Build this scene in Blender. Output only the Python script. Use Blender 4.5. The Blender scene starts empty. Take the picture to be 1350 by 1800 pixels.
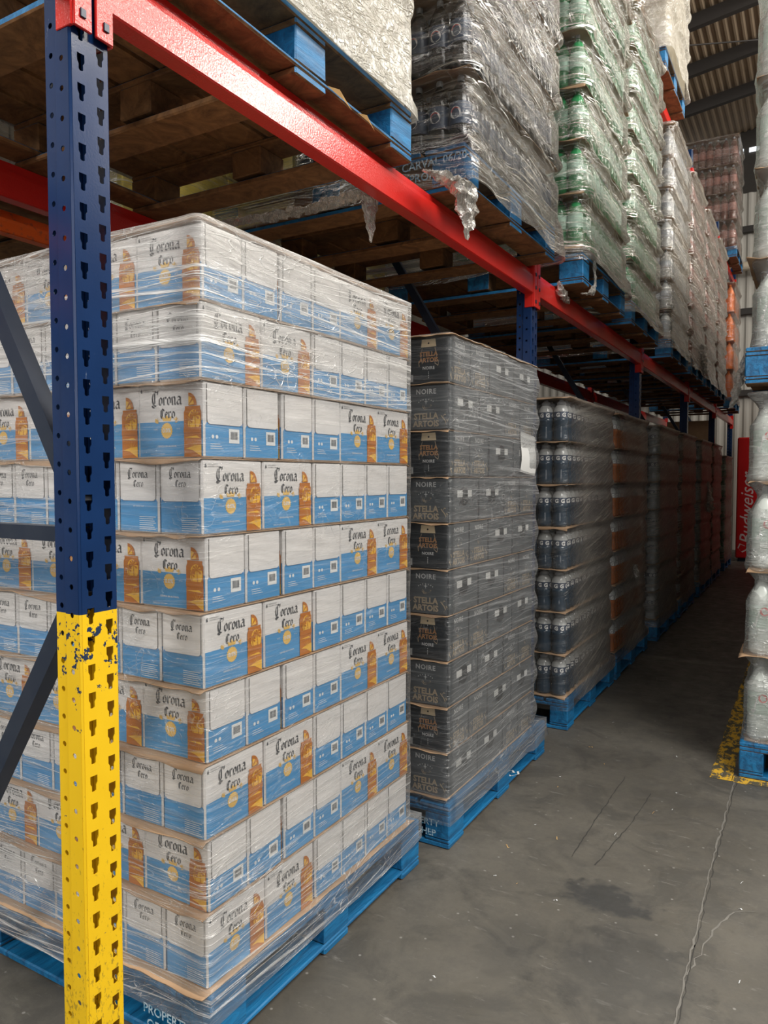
import bpy, bmesh, math, random
from math import sin, cos, pi, radians, atan, hypot
from mathutils import Vector, Matrix, noise, geometry
random.seed(7)
S = bpy.context.scene
COL = S.collection

# ------------------------------------------------------------------ camera
YAW = atan(753 / 1300); PITCH = atan(60 / 1300)
cd = bpy.data.cameras.new('camera'); cam = bpy.data.objects.new('camera', cd); COL.objects.link(cam)
cam.location = (0, 0, 1.5)
cam.rotation_euler = (pi / 2 - PITCH, 0, YAW)
cd.sensor_fit = 'VERTICAL'; cd.sensor_height = 36; cd.lens = 36 * 1300 / 1800
cd.clip_start = 0.05; cd.clip_end = 100
S.camera = cam

# ------------------------------------------------------------------ light
w = bpy.data.worlds.new('world'); S.world = w; w.use_nodes = True
bg = w.node_tree.nodes['Background']; bg.inputs[0].default_value = (0.86, 0.93, 1.0, 1); bg.inputs[1].default_value = 0.10

def area(name, loc, target, sx, sy, power, col=(1, 1, 1)):
    l = bpy.data.lights.new(name, 'AREA'); l.shape = 'RECTANGLE'; l.size = sx; l.size_y = sy; l.energy = power; l.color = col
    o = bpy.data.objects.new(name, l); COL.objects.link(o); o.location = loc
    o.rotation_euler = (Vector(target) - Vector(loc)).to_track_quat('-Z', 'Y').to_euler()
    return o
area('roof_skylight_light', (5.6, 9.9, 7.6), (-1.3, 3.4, 3.2), 2.2, 2.0, 760, (1.0, 0.94, 0.85))
area('near_skylight_light', (4.3, 0.2, 8.0), (-0.9, 2.2, 1.6), 4.4, 4.2, 1000, (1.0, 0.965, 0.91))
area('upper_fill_light', (4.6, 5.4, 8.2), (-1.3, 4.4, 3.6), 2.2, 3.0, 500, (1.0, 0.94, 0.84))  # added fill lamp that brightens only the upper rack loads
area('orange_beam_fill_light', (-1.9, -3.6, 3.7), (-2.6, 1.8, 2.6), 1.2, 1.0, 160, (1.0, 0.97, 0.92))  # added lamp to brighten the orange beam, no door behind it
area('loading_door_light', (2.6, -6.5, 3.4), (-1.2, 2.0, 1.2), 4.0, 4.0, 160, (1.0, 0.97, 0.94))
area('rear_skylight_light', (-3.9, -3.4, 4.7), (-1.4, 1.2, 1.6), 1.5, 1.3, 120, (1.0, 0.97, 0.92))
area('back_aisle_skylight_light', (-6.6, 2.0, 6.2), (-3.2, 2.6, 2.8), 2.5, 4.0, 200, (1.0, 0.97, 0.9))
area('far_fill_light', (3.0, 13.0, 8.0), (-1.3, 13.5, 4.5), 2.5, 3.0, 130, (1.0, 0.95, 0.87))  # added fill lamp for the upper loads at the far end
S.view_settings.view_transform = 'Standard'; S.view_settings.look = 'None'
S.view_settings.exposure = -0.12; S.view_settings.gamma = 1.0; S.view_settings.use_curve_mapping = False
S.cycles.max_bounces = 8; S.cycles.transparent_max_bounces = 24; S.cycles.diffuse_bounces = 3
S.cycles.sample_clamp_indirect = 4

# ------------------------------------------------------------------ materials
class NT:
    def __init__(s, name):
        s.m = bpy.data.materials.new(name); s.m.use_nodes = True; s.t = s.m.node_tree
        s.t.nodes.clear(); s.out = s.n('ShaderNodeOutputMaterial')
    def n(s, typ, **kw):
        nd = s.t.nodes.new(typ)
        for k, v in kw.items():
            if k.startswith('i_'):
                key = k[2:]
                key = int(key) if key.isdigit() else key.replace('_', ' ')
                nd.inputs[key].default_value = v
            else: setattr(nd, k, v)
        return nd
    def l(s, a, b): s.t.links.new(a, b)
    def noise(s, vec, scale, detail=4, rough=.55, dist=0):
        nd = s.n('ShaderNodeTexNoise'); nd.inputs['Scale'].default_value = scale; nd.inputs['Detail'].default_value = detail
        nd.inputs['Roughness'].default_value = rough; nd.inputs['Distortion'].default_value = dist
        if vec is not None: s.l(vec, nd.inputs['Vector'])
        return nd.outputs[0]
    def ramp(s, fac, stops):
        nd = s.n('ShaderNodeValToRGB'); cr = nd.color_ramp
        while len(cr.elements) < len(stops): cr.elements.new(.5)
        for e, (p, c) in zip(cr.elements, stops):
            e.position = p; e.color = (c, c, c, 1) if not hasattr(c, '__len__') else (*c, 1)
        s.l(fac, nd.inputs[0]); return nd.outputs[0]
    def math(s, op, a, b=None, clamp=False):
        nd = s.n('ShaderNodeMath', operation=op); nd.use_clamp = clamp
        for i, v in enumerate((a, b)):
            if v is None: continue
            if hasattr(v, 'links'): s.l(v, nd.inputs[i])
            else: nd.inputs[i].default_value = v
        return nd.outputs[0]
    def mix(s, fac, a, b):
        nd = s.n('ShaderNodeMix', data_type='RGBA')
        for i, v in ((0, fac), (6, a), (7, b)):
            if hasattr(v, 'links'): s.l(v, nd.inputs[i])
            else: nd.inputs[i].default_value = v if i == 0 else (*v, 1)
        return nd.outputs[2]
    def obj(s, scale=(1, 1, 1), rot=(0, 0, 0), src='Object'):
        tc = s.n('ShaderNodeTexCoord'); mp = s.n('ShaderNodeMapping')
        mp.inputs['Scale'].default_value = scale; mp.inputs['Rotation'].default_value = rot
        s.l(tc.outputs[src], mp.inputs[0]); return mp.outputs[0]
    def princ(s, col, rough=.5, metal=0, bump=None, bs=.3, bd=.01, **kw):
        p = s.n('ShaderNodeBsdfPrincipled')
        for i, v in (('Base Color', col), ('Roughness', rough), ('Metallic', metal)):
            if hasattr(v, 'links'): s.l(v, p.inputs[i])
            else: p.inputs[i].default_value = (*v, 1) if hasattr(v, '__len__') else v
        for k, v in kw.items(): p.inputs[k.replace('_', ' ')].default_value = v
        if bump is not None:
            b = s.n('ShaderNodeBump'); b.inputs['Strength'].default_value = bs; b.inputs['Distance'].default_value = bd
            s.l(bump, b.inputs['Height']); s.l(b.outputs[0], p.inputs['Normal'])
        s.l(p.outputs[0], s.out.inputs[0]); return p

def plain(name, col, rough=.6, metal=0, var=.12, scale=14):
    t = NT(name); n = t.noise(t.obj(), scale)
    a = tuple(c * (1 - var) for c in col); b = tuple(min(1, c * (1 + var)) for c in col)
    t.princ(t.mix(n, a, b), rough, metal); return t.m

M = {}
def mats():
    # concrete floor
    t = NT('concrete_floor'); v = t.obj()
    n1 = t.noise(v, .9, 6, .6); n2 = t.noise(v, 9, 8, .7); n3 = t.noise(v, 60, 4, .7)
    c = t.mix(t.ramp(n1, [(.3, 0), (.7, 1)]), (.072, .066, .055), (.138, .128, .108))
    n5 = t.noise(t.obj((1, 1, 1)), 3.4, 8, .72, .8); c = t.mix(t.math('MULTIPLY', t.ramp(n5, [(.48, 0), (.60, 1)]), .65), c, (.056, .053, .047))
    c = t.mix(t.math('MULTIPLY', t.ramp(n2, [(.44, 0), (.7, 1)]), .55), c, (.055, .052, .047))
    # pale scuffs and chips
    vs = t.obj((5, 22, 5), (0, 0, .6)); ns = t.noise(vs, 1.6, 6, .75)
    c = t.mix(t.math('MULTIPLY', t.ramp(ns, [(.60, 0), (.68, 1)]), .55), c, (.21, .20, .18))
    vc = t.n('ShaderNodeTexVoronoi'); vc.inputs['Scale'].default_value = 14; t.l(v, vc.inputs['Vector'])
    c = t.mix(t.math('MULTIPLY', t.ramp(vc.outputs['Distance'], [(.045, 1), (.08, 0)]), .6), c, (.3, .29, .27))
    # oil patch
    sx = t.n('ShaderNodeSeparateXYZ'); t.l(v, sx.inputs[0])
    def d2(cx, cy, rx, ry):
        a = t.math('DIVIDE', t.math('SUBTRACT', sx.outputs[0], cx), rx); b = t.math('DIVIDE', t.math('SUBTRACT', sx.outputs[1], cy), ry)
        return t.math('ADD', t.math('MULTIPLY', a, a), t.math('MULTIPLY', b, b))
    for (cx, cy, rx, ry, k) in ((-.60, 2.62, .17, .13, .8), (-.46, 2.25, .24, .28, .5), (-.80, 2.2, .12, .2, .3)):
        f = t.math('ADD', d2(cx, cy, rx, ry), t.math('MULTIPLY', t.math('SUBTRACT', n2, .5), 4.5))
        c = t.mix(t.math('MULTIPLY', t.ramp(f, [(.3, 1), (1.0, 0)]), k), c, (.034, .035, .036))
    bumph = t.math('ADD', t.math('MULTIPLY', n2, .6), t.math('MULTIPLY', n3, .4))
    t.princ(c, t.ramp(n2, [(.3, .42), (.7, .72)]), 0, bumph, .35, .004); M['floor'] = t.m
    t = NT('floor_crack_dark'); t.princ((.035, .033, .03), .9); M['crack'] = t.m
    t = NT('floor_crack_pale'); v = t.obj(); n = t.noise(v, 30); t.princ(t.mix(n, (.10, .095, .085), (.20, .19, .17)), .9); M['crackp'] = t.m
    # worn yellow line
    t = NT('worn_yellow_line'); v = t.obj((1, .45, 1)); n = t.noise(v, 26, 8, .75)
    t.princ(t.mix(t.ramp(n, [(.47, 0), (.52, 1)]), (.72, .42, .03), (.09, .08, .05)), .75, 0, n, .2, .003); M['line'] = t.m
    # steel paints
    t = NT('red_beam_paint'); n = t.noise(t.obj(), 190, 2, .5); n2 = t.noise(t.obj(), 5, 5)
    t.princ(t.mix(n2, (.50, .014, .011), (.62, .024, .018)), .22, 0, n, .38, .002); M['red'] = t.m
    t = NT('orange_beam_paint'); n2 = t.noise(t.obj(), 40, 6)
    t.princ(t.mix(t.ramp(n2, [(.55, 0), (.7, 1)]), (.85, .13, .02), (.4, .1, .05)), .35); M['orange_beam'] = t.m
    for nm, ylw in (('blue_upright_paint', 0), ('blue_and_yellow_upright_paint', 1)):
        t = NT(nm); v = t.obj(); n = t.noise(v, 240, 2, .5); n2 = t.noise(v, 6, 5); ns = t.noise(t.obj((60, 60, 9)), 1.2, 5, .7)
        blue = t.mix(n2, (.004, .017, .062), (.008, .032, .110))
        blue = t.mix(t.math('MULTIPLY', t.ramp(ns, [(.70, 0), (.73, 1)]), .4), blue, (.25, .3, .4))
        if ylw:
            sp = t.n('ShaderNodeSeparateXYZ'); t.l(v, sp.inputs[0])
            isy = t.math('LESS_THAN', sp.outputs[2], 1.208)
            nc = t.noise(v, 38, 6, .65)
            near = t.math('MULTIPLY', t.ramp(t.math('SUBTRACT', 1.208, sp.outputs[2]), [(.06, 1), (.30, 0)]), .13)
            chip = t.math('GREATER_THAN', t.math('ADD', nc, near), .70)
            yel = t.mix(t.noise(v, 9, 6), (.70, .43, .005), (.80, .51, .010))
            low = t.math('MULTIPLY', t.ramp(t.math('DIVIDE', sp.outputs[2], 1.2), [(.2, 1), (.85, 0)]), .15)
            pit = t.math('GREATER_THAN', t.math('ADD', t.noise(t.obj((90, 90, 40)), 1.3, 6, .8), low), .70)
            yel = t.mix(t.math('MULTIPLY', pit, .7), yel, (.2, .13, .02))
            yel = t.mix(chip, yel, (.012, .028, .07))
            blue = t.mix(isy, blue, yel)
            t.princ(blue, t.mix(isy, (.2, .2, .2), (.5, .5, .5)), 0, n, .10, .001, Specular_IOR_Level=.35)
        else: t.princ(blue, .25, 0, n, .1, .001, Specular_IOR_Level=.35)
        M['post' if ylw else 'postfar'] = t.m
    t = NT('dark_brace_steel'); n = t.noise(t.obj(), 22, 6); t.princ(t.mix(n, (.008, .018, .042), (.03, .04, .06)), .35, .2); M['brace'] = t.m
    M['zinc'] = plain('zinc_bolt', (.5, .5, .48), .35, .9)
    # wood
    t = NT('blue_pallet_paint'); v = t.obj((14, 1.6, 10)); n = t.noise(v, 2.2, 8, .7, 1.2); n2 = t.noise(t.obj(), 7, 6, .7)
    c = t.mix(t.ramp(n, [(.32, 0), (.68, 1)]), (.002, .055, .15), (.010, .21, .47))
    c = t.mix(t.math('MULTIPLY', t.ramp(n2, [(.62, 0), (.72, 1)]), .5), c, (.07, .10, .11))
    t.princ(c, .5, 0, n, .8, .006); M['blue'] = t.m
    t = NT('raw_pallet_wood'); v = t.obj((3, 3, 3)); n = t.noise(v, 3, 8, .7, 2.5); n2 = t.noise(t.obj(), 90, 3)
    t.princ(t.mix(t.ramp(n, [(.3, 0), (.7, 1)]), (.09, .040, .014), (.30, .150, .055)), .8, 0, n2, .4, .003); M['wood'] = t.m
    t = NT('pale_split_wood'); n = t.noise(t.obj((20, 3, 20)), 3, 5); t.princ(t.mix(n, (.55, .33, .12), (.7, .47, .2)), .8); M['palewood'] = t.m
    t = NT('brown_cardboard'); n = t.noise(t.obj(), 12, 6); t.princ(t.mix(n, (.34, .21, .12), (.52, .34, .20)), .85); M['card'] = t.m
    t = NT('white_stencil'); n = t.noise(t.obj(), 90, 4); t.princ(t.mix(t.ramp(n, [(.5, 0), (.6, 1)]), (.45, .6, .7), (.05, .25, .4)), .8); M['stencil'] = t.m
    # cases
    def card(name, col, var=.06, rough=.55):
        t = NT(name); n = t.noise(t.obj(), 9, 5); n2 = t.noise(t.obj((1, 1, 3)), 30, 4)
        t.princ(t.mix(n, tuple(c * (1 - var) for c in col), tuple(min(1, c * (1 + var)) for c in col)), rough, 0, n2, .25, .004); M[name] = t.m
    card('case_white', (.74, .72, .705)); card('case_blue', (.07, .29, .57)); card('case_blue_flap', (.04, .25, .57))
    card('ink_dark', (.045, .05, .06)); card('ink_orange', (.50, .16, .012)); card('ink_yellow', (.85, .47, .04))
    card('ink_sun', (.80, .50, .12)); card('ink_pale', (.75, .77, .78)); card('seam_shadow_line', (.30, .28, .27))
    card('noire_card', (.024, .029, .034), .15); card('noire_lit_side', (.105, .115, .122), .10); card('noire_dark', (.012, .013, .015))  # grey side card: dark card lightened, bright aisle light painted in
    card('ink_tan', (.46, .37, .26)); card('ink_silver', (.66, .66, .65)); card('ink_copper', (.48, .24, .10)); card('foam_cream', (.70, .56, .36))
    card('ink_grey', (.20, .21, .21)); card('cream_carton', (.50, .45, .35)); card('lemon_carton', (.75, .60, .08))
    # plastics
    def plas(name, col, rough=.12, trans=0):
        t = NT(name); p = t.princ(col, rough, 0, t.noise(t.obj(), 18, 2), .2, .004); p.inputs['Transmission Weight'].default_value = trans; M[name] = t.m
    plas('drink_dark', (.012, .016, .024)); plas('drink_blue', (.03, .055, .085)); plas('drink_amber', (.42, .13, .035)); plas('drink_black', (.008, .006, .006))
    plas('drink_clear', (.30, .33, .34)); plas('drink_green', (.03, .20, .07)); plas('drink_rose', (.17, .075, .055)); plas('drink_orange', (.85, .22, .03))
    plas('bottle_clear', (.45, .46, .45)); plas('label_green', (.42, .62, .50), .4); plas('label_grey', (.30, .31, .31), .35); plas('cap_orange', (.75, .2, .04), .4); plas('cap_grey', (.35, .36, .37), .3)
    plas('label_navy', (.04, .06, .10), .3); plas('can_silver', (.42, .44, .46), .2); plas('label_red', (.62, .05, .04), .4); plas('label_rose', (.36, .15, .11), .4); plas('label_white', (.78, .78, .76), .4)
    plas('label_pale_green', (.52, .62, .55), .4); plas('frost_bottle', (.60, .64, .60), .25)
    t = NT('bright_red_panel'); n = t.noise(t.obj(), 3); t.princ(t.mix(n, (.52, .006, .008), (.62, .01, .012)), .35); M['panel_red'] = t.m
    M['white_paint'] = plain('white_lettering_paint', (.75, .62, .62), .5)
    t = NT('corrugated_wall_paint'); n = t.noise(t.obj((4, 4, .6)), 1.5, 6); t.princ(t.mix(n, (.42, .40, .36), (.58, .56, .51)), .6); M['wall'] = t.m
    t = NT('roof_sheet'); n = t.noise(t.obj((3, .7, 3)), 1.4, 6); t.princ(t.mix(n, (.26, .19, .125), (.38, .29, .20)), .7); M['roof'] = t.m
    M['purlin'] = plain('dark_purlin_steel', (.030, .026, .024), .6)
    M['darkwall'] = plain('dark_block_wall', (.05, .045, .04), .9)
    M['pipe'] = plain('cream_pipe', (.6, .52, .4), .5)
    t = NT('daylight_gap'); e = t.n('ShaderNodeEmission'); e.inputs[1].default_value = 2.5; e.inputs[0].default_value = (.9, .95, 1, 1); t.l(e.outputs[0], t.out.inputs[0]); M['gap'] = t.m

def film(name, haze=.12, streak=.35, ang=0.0, sx=1.2, sy=55, tint=(.80, .79, .77), rough=.18, bump=.5, lines=.35, gloss=.5, graze=.12, warp=.03, thr=.53):
    t = NT(name)
    uv = t.n('ShaderNodeTexCoord').outputs['UV']
    # gentle warp so that the stretch lines sweep
    wn = t.noise(t.obj((1.1, 1.6, 1), src='UV'), 1.0, 2, .5, .3)
    wc = t.n('ShaderNodeCombineXYZ'); t.l(t.math('MULTIPLY', t.math('SUBTRACT', wn, .5), warp), wc.inputs[1])
    wa = t.n('ShaderNodeVectorMath', operation='ADD'); t.l(uv, wa.inputs[0]); t.l(wc.outputs[0], wa.inputs[1]); uvw = wa.outputs[0]
    def mp(scx, scy, a):
        r = t.n('ShaderNodeMapping'); r.inputs['Rotation'].default_value = (0, 0, a); t.l(uvw, r.inputs[0])
        q = t.n('ShaderNodeMapping'); q.inputs['Scale'].default_value = (scx, scy, 1); t.l(r.outputs[0], q.inputs[0]); return q.outputs[0]
    s1 = t.noise(mp(sx, sy, ang), 1.0, 4, .75, .2)
    s3 = t.noise(mp(sx * 1.7, sy * 2.1, ang - .10), 1.0, 3, .6, .2)
    s2 = t.noise(mp(sx * 2.2, sy * .35, ang + .12), 1.0, 6, .65, 1.0)
    big = t.noise(mp(2.2, 3.2, ang), 1.0, 3, .5, .6)
    r1 = t.math('ABSOLUTE', t.math('SUBTRACT', t.noise(mp(3.5, 20, ang - .2), 1.0, 2, .5, 1.6), .5))
    r1 = t.ramp(r1, [(.0, 1), (.020, 0)])
    r2 = t.math('ABSOLUTE', t.math('SUBTRACT', t.noise(mp(7, 6, .5), 1.0, 2, .5, 1.2), .5))
    r2 = t.math('MULTIPLY', t.ramp(r2, [(.0, 1), (.012, 0)]), t.ramp(big, [(.5, 0), (.6, 1)]))
    at = t.n('ShaderNodeAttribute'); at.attribute_name = 'dense'; dens = at.outputs['Fac']
    ln = t.math('MAXIMUM', t.math('MULTIPLY', r1, t.ramp(big, [(.42, 0), (.6, 1)])), r2)
    ln = t.math('MULTIPLY', ln, t.math('ADD', t.math('MULTIPLY', dens, .8), .35), True)
    st = t.math('MAXIMUM', t.ramp(s1, [(thr, 0), (thr + .10, 1)]), t.math('MULTIPLY', t.ramp(s3, [(.57, 0), (.63, 1)]), .8))  # white stretch folds of dense film, their glints painted in too
    lw = t.n('ShaderNodeLayerWeight'); lw.inputs[0].default_value = .32
    f = t.math('ADD', t.math('MULTIPLY', st, streak), haze)
    f = t.math('ADD', f, t.math('MULTIPLY', t.ramp(s2, [(.5, 0), (.75, 1)]), min(.3, streak * .4)))
    f = t.math('ADD', t.math('MULTIPLY', f, t.math('ADD', t.math('MULTIPLY', dens, 1.2), .14)), t.math('MULTIPLY', dens, .06))
    f = t.math('ADD', f, t.math('MULTIPLY', ln, lines))
    f = t.math('ADD', f, t.math('MULTIPLY', lw.outputs['Fresnel'], graze), True)
    h = t.math('ADD', t.math('MULTIPLY', st, .35), t.math('ADD', t.math('MULTIPLY', s2, 1.0), t.math('MULTIPLY', ln, .5)))
    b = t.n('ShaderNodeBump'); b.inputs['Strength'].default_value = bump; b.inputs['Distance'].default_value = .02; t.l(h, b.inputs['Height'])
    tr = t.n('ShaderNodeBsdfTransparent'); tr.inputs[0].default_value = (.97, .97, .97, 1)
    gl = t.n('ShaderNodeBsdfGlossy'); gl.inputs['Roughness'].default_value = rough; gl.inputs[0].default_value = (1, 1, 1, 1); t.l(b.outputs[0], gl.inputs['Normal'])
    df = t.n('ShaderNodeBsdfDiffuse'); df.inputs[0].default_value = (*tint, 1); t.l(b.outputs[0], df.inputs['Normal'])
    tl = t.n('ShaderNodeBsdfTranslucent'); tl.inputs[0].default_value = (*tint, 1)
    m1 = t.n('ShaderNodeMixShader'); m1.inputs[0].default_value = .25; t.l(df.outputs[0], m1.inputs[1]); t.l(tl.outputs[0], m1.inputs[2])
    m2 = t.n('ShaderNodeMixShader'); m2.inputs[0].default_value = min(.6, gloss * .4); t.l(m1.outputs[0], m2.inputs[1]); t.l(gl.outputs[0], m2.inputs[2])
    fr = t.n('ShaderNodeFresnel'); fr.inputs[0].default_value = 1.35; t.l(b.outputs[0], fr.inputs['Normal'])
    m3 = t.n('ShaderNodeMixShader'); t.l(t.math('MULTIPLY', fr.outputs[0], gloss * 1.2, True), m3.inputs[0]); t.l(tr.outputs[0], m3.inputs[1]); t.l(gl.outputs[0], m3.inputs[2])
    m4 = t.n('ShaderNodeMixShader'); t.l(f, m4.inputs[0]); t.l(m3.outputs[0], m4.inputs[1]); t.l(m2.outputs[0], m4.inputs[2])
    t.l(m4.outputs[0], t.out.inputs[0]); M[name] = t.m; return t.m
mats()
film('film_light', .04, .50, .03, .8, 70, lines=.45, tint=(.88, .87, .85), bump=.6)
film('film_dark_load', .10, .36, .03, .9, 60, tint=(.62, .63, .64), lines=.36)
film('film_bottle', .24, .34, -.2, 1.2, 34, tint=(.42, .385, .34), rough=.3, bump=.6, lines=.22, gloss=.4, graze=.15, warp=.1)
film('film_upper', .03, 1.0, .10, 1.1, 48, tint=(.90, .84, .72), rough=.10, bump=1.0, lines=.9, gloss=1.4, warp=.22, thr=.56)
film('film_cream', .50, .55, .05, 14, 30, tint=(.66, .62, .53), rough=.22, bump=.8, lines=.5, gloss=.7)
film('film_frost', .26, .35, .05, 3, 25, tint=(.84, .86, .83), rough=.2, bump=.7, lines=.4, gloss=.7)
film('film_scrap', .35, .7, .9, 8, 40, tint=(.66, .62, .55), rough=.12, bump=1.0, lines=.7, gloss=1.0)

# ------------------------------------------------------------------ mesh helpers
class MB:
    def __init__(s): s.v = []; s.f = []; s.mi = []; s.mats = []; s.sm = []
    def mat(s, k):
        m = M[k]
        if m not in s.mats: s.mats.append(m)
        return s.mats.index(m)
    def add(s, vs, fs, k, smooth=False):
        b = len(s.v); i = s.mat(k); s.v += [tuple(p) for p in vs]
        for f in fs: s.f.append([b + j for j in f]); s.mi.append(i); s.sm.append(smooth)
    def box(s, x0, x1, y0, y1, z0, z1, k, bottom=None):
        vs = [(x0, y0, z0), (x1, y0, z0), (x1, y1, z0), (x0, y1, z0), (x0, y0, z1), (x1, y0, z1), (x1, y1, z1), (x0, y1, z1)]
        s.add(vs, [(4, 5, 6, 7), (0, 1, 5, 4), (1, 2, 6, 5), (2, 3, 7, 6), (3, 0, 4, 7)], k)
        s.add(vs, [(3, 2, 1, 0)], bottom or k)
    def bevbox(s, x0, x1, y0, y1, z0, z1, k, r=.003, bottom=None, wob=0):
        # chamfered box
        L = []
        for (zz, rr) in ((z0, r), (z0 + r, 0), (z1 - r, 0), (z1, r)):
            for (sx, sy) in ((0, 0), (1, 0), (1, 1), (0, 1)):
                X = (x0 + rr, x1 - rr)[sx]; Y = (y0 + rr, y1 - rr)[sy]
                dx = r if rr == 0 else 0; a = (1, -1)[sx]; b = (1, -1)[sy]
                p1 = (X + a * dx, Y); p2 = (X, Y + b * dx)
                if rr: p1 = p2 = (X, Y); p1 = (X + a * r * .01, Y); p2 = (X, Y + b * r * .01)
                pr = (p1, p2) if (sx, sy) in ((1, 0), (0, 1)) else (p2, p1)
                for q in pr: L.append((q[0] + random.uniform(-wob, wob), q[1] + random.uniform(-wob, wob), zz + random.uniform(-wob, wob)))
        fs = []
        for lv in range(3):
            for i in range(8):
                j = (i + 1) % 8; fs.append((lv * 8 + i, lv * 8 + j, lv * 8 + 8 + j, lv * 8 + 8 + i))
        fs.append(tuple(24 + i for i in range(8)))
        s.add(L, fs, k); s.add(L, [tuple(7 - i for i in range(8))], bottom or k)
    def poly(s, pts, k, fn):
        s.add([fn(x, y) for x, y in pts], [tuple(range(len(pts)))], k)
    def tris(s, pts, fs, k, fn): s.add([fn(x, y) for x, y in pts], fs, k)
    def lathe(s, prof, n, k, cx=0, cy=0, caps=True, smooth=True, rmod=None):
        vs = []
        for r, z in prof:
            for i in range(n):
                a = 2 * pi * i / n; rr = r * (rmod(a, z) if rmod else 1); vs.append((cx + rr * cos(a), cy + rr * sin(a), z))
        fs = [(l * n + i, l * n + (i + 1) % n, (l + 1) * n + (i + 1) % n, (l + 1) * n + i) for l in range(len(prof) - 1) for i in range(n)]
        if caps: fs += [tuple(reversed(range(n))), tuple((len(prof) - 1) * n + i for i in range(n))]
        s.add(vs, fs, k, smooth)
    def tube(s, p0, p1, r, k, n=10):
        p0 = Vector(p0); p1 = Vector(p1); d = (p1 - p0).normalized(); a = d.orthogonal().normalized(); b = d.cross(a); vs = []
        for p in (p0, p1):
            for i in range(n): t = 2 * pi * i / n; vs.append(p + a * cos(t) * r + b * sin(t) * r)
        s.add(vs, [(i, (i + 1) % n, n + (i + 1) % n, n + i) for i in range(n)] + [tuple(reversed(range(n))), tuple(range(n, 2 * n))], k)
    def build(s, name, parent=None, loc=None, rot=None):
        me = bpy.data.meshes.new(name); me.from_pydata(s.v, [], s.f)
        for m in s.mats: me.materials.append(m)
        me.polygons.foreach_set('material_index', s.mi); me.polygons.foreach_set('use_smooth', s.sm); me.update()
        return link(name, me, parent, loc, rot)
def link(name, me, parent=None, loc=None, rot=None):
    o = bpy.data.objects.new(name, me); COL.objects.link(o)
    if parent: o.parent = parent
    if loc: o.location = loc
    if rot: o.rotation_euler = rot
    return o
def tag(o, label=None, cat=None, group=None, kind=None):
    for k, v in (('label', label), ('category', cat), ('group', group), ('kind', kind)):
        if v: o[k] = v
    return o
def empty(name, loc=(0, 0, 0)): return link(name, None, None, loc)
def copy_tree(o, parent=None):
    c = o.copy(); COL.objects.link(c)
    if parent: c.parent = parent
    for ch in KIDS.get(o.name, []): copy_tree(ch, c)
    return c
KIDS = {}
def kids(root, lst): KIDS[root.name] = lst
def struct(o): o['kind'] = 'structure'; return o

def text2d(txt, size, bold=0, shear=0, space=1.0, align='CENTER'):
    cu = bpy.data.curves.new('t', 'FONT'); cu.body = txt; cu.size = size; cu.offset = bold; cu.shear = shear
    cu.align_x = align; cu.space_character = space; cu.resolution_u = 2
    o = bpy.data.objects.new('t', cu); me = bpy.data.meshes.new_from_object(o)
    pts = [(v.co.x, v.co.y) for v in me.vertices]; fs = [tuple(p.vertices) for p in me.polygons]
    bpy.data.objects.remove(o); bpy.data.curves.remove(cu); bpy.data.meshes.remove(me)
    return pts, fs
_tc = {}
def put_text(mb, txt, x, y, size, k, fn, bold=0, shear=0, space=1.0, align='CENTER', sy=1.0, sx=1.0):
    key = (txt, bold / size, shear, space, align)
    if key not in _tc: _tc[key] = text2d(txt, 1.0, bold / size, shear, space, align)
    pts, fs = _tc[key]
    mb.tris([(x + px * size * sx, y + py * size * sy) for px, py in pts], fs, k, fn)

# broad nib lettering: each stroke is a swept slanted pen edge
def nib(mb, strokes, k, fn, x, y, sc, pen=.13, ang=radians(40), sx=1.0):
    nx, ny = cos(ang) * pen / 2, sin(ang) * pen / 2
    for st in strokes:
        for (a, b) in zip(st, st[1:]):
            q = [(a[0] - nx, a[1] - ny), (a[0] + nx, a[1] + ny), (b[0] + nx, b[1] + ny), (b[0] - nx, b[1] - ny)]
            ar = sum(q[i][0] * q[(i + 1) % 4][1] - q[(i + 1) % 4][0] * q[i][1] for i in range(4))
            if ar < 0: q.reverse()
            mb.poly([(x + p[0] * sc * sx, y + p[1] * sc) for p in q], k, fn)
G_C = [[(.62, 1.22), (.40, 1.32), (.18, 1.1), (.06, .75), (.08, .35), (.25, .05), (.5, -.05), (.72, .15)], [(.62, 1.22), (.78, 1.32), (.72, 1.02)], [(.36, 1.15), (.36, .2)], [(.02, .0), (.12, -.12), (.3, -.18)]]
G_o = [[(.12, .6), (.10, .15), (.28, .02), (.46, .18), (.46, .55), (.28, .72), (.12, .6)]]
G_r = [[(.12, .72), (.12, .1), (.2, .02)], [(.12, .58), (.34, .74), (.42, .6)]]
G_n = [[(.10, .72), (.12, .08), (.2, .0)], [(.12, .58), (.32, .74), (.44, .6), (.44, .08), (.54, .0)]]
G_a = [[(.10, .62), (.30, .74), (.50, .62), (.50, .08), (.62, .0)], [(.50, .44), (.24, .42), (.09, .26), (.11, .10), (.26, .0), (.50, .14)]]
G_e = [[(.12, .38), (.42, .46), (.42, .62), (.26, .72), (.12, .56), (.11, .18), (.26, .02), (.44, .12)]]
G_C2 = [[(.50, .98), (.28, 1.05), (.10, .86), (.08, .25), (.24, .02), (.46, .12)], [(.30, .98), (.30, .2)], [(.5, .98), (.56, .84)]]
def word(glyphs):
    out = []; x = 0
    for g, adv in glyphs:
        out += [[(px + x, py) for px, py in st] for st in g]; x += adv
    return out, x
CORONA = word([(G_C, .84), (G_o, .58), (G_r, .50), (G_o, .58), (G_n, .64), (G_a, .66)])
CERO = word([(G_C2, .64), (G_e, .54), (G_r, .50), (G_o, .56)])
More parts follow.
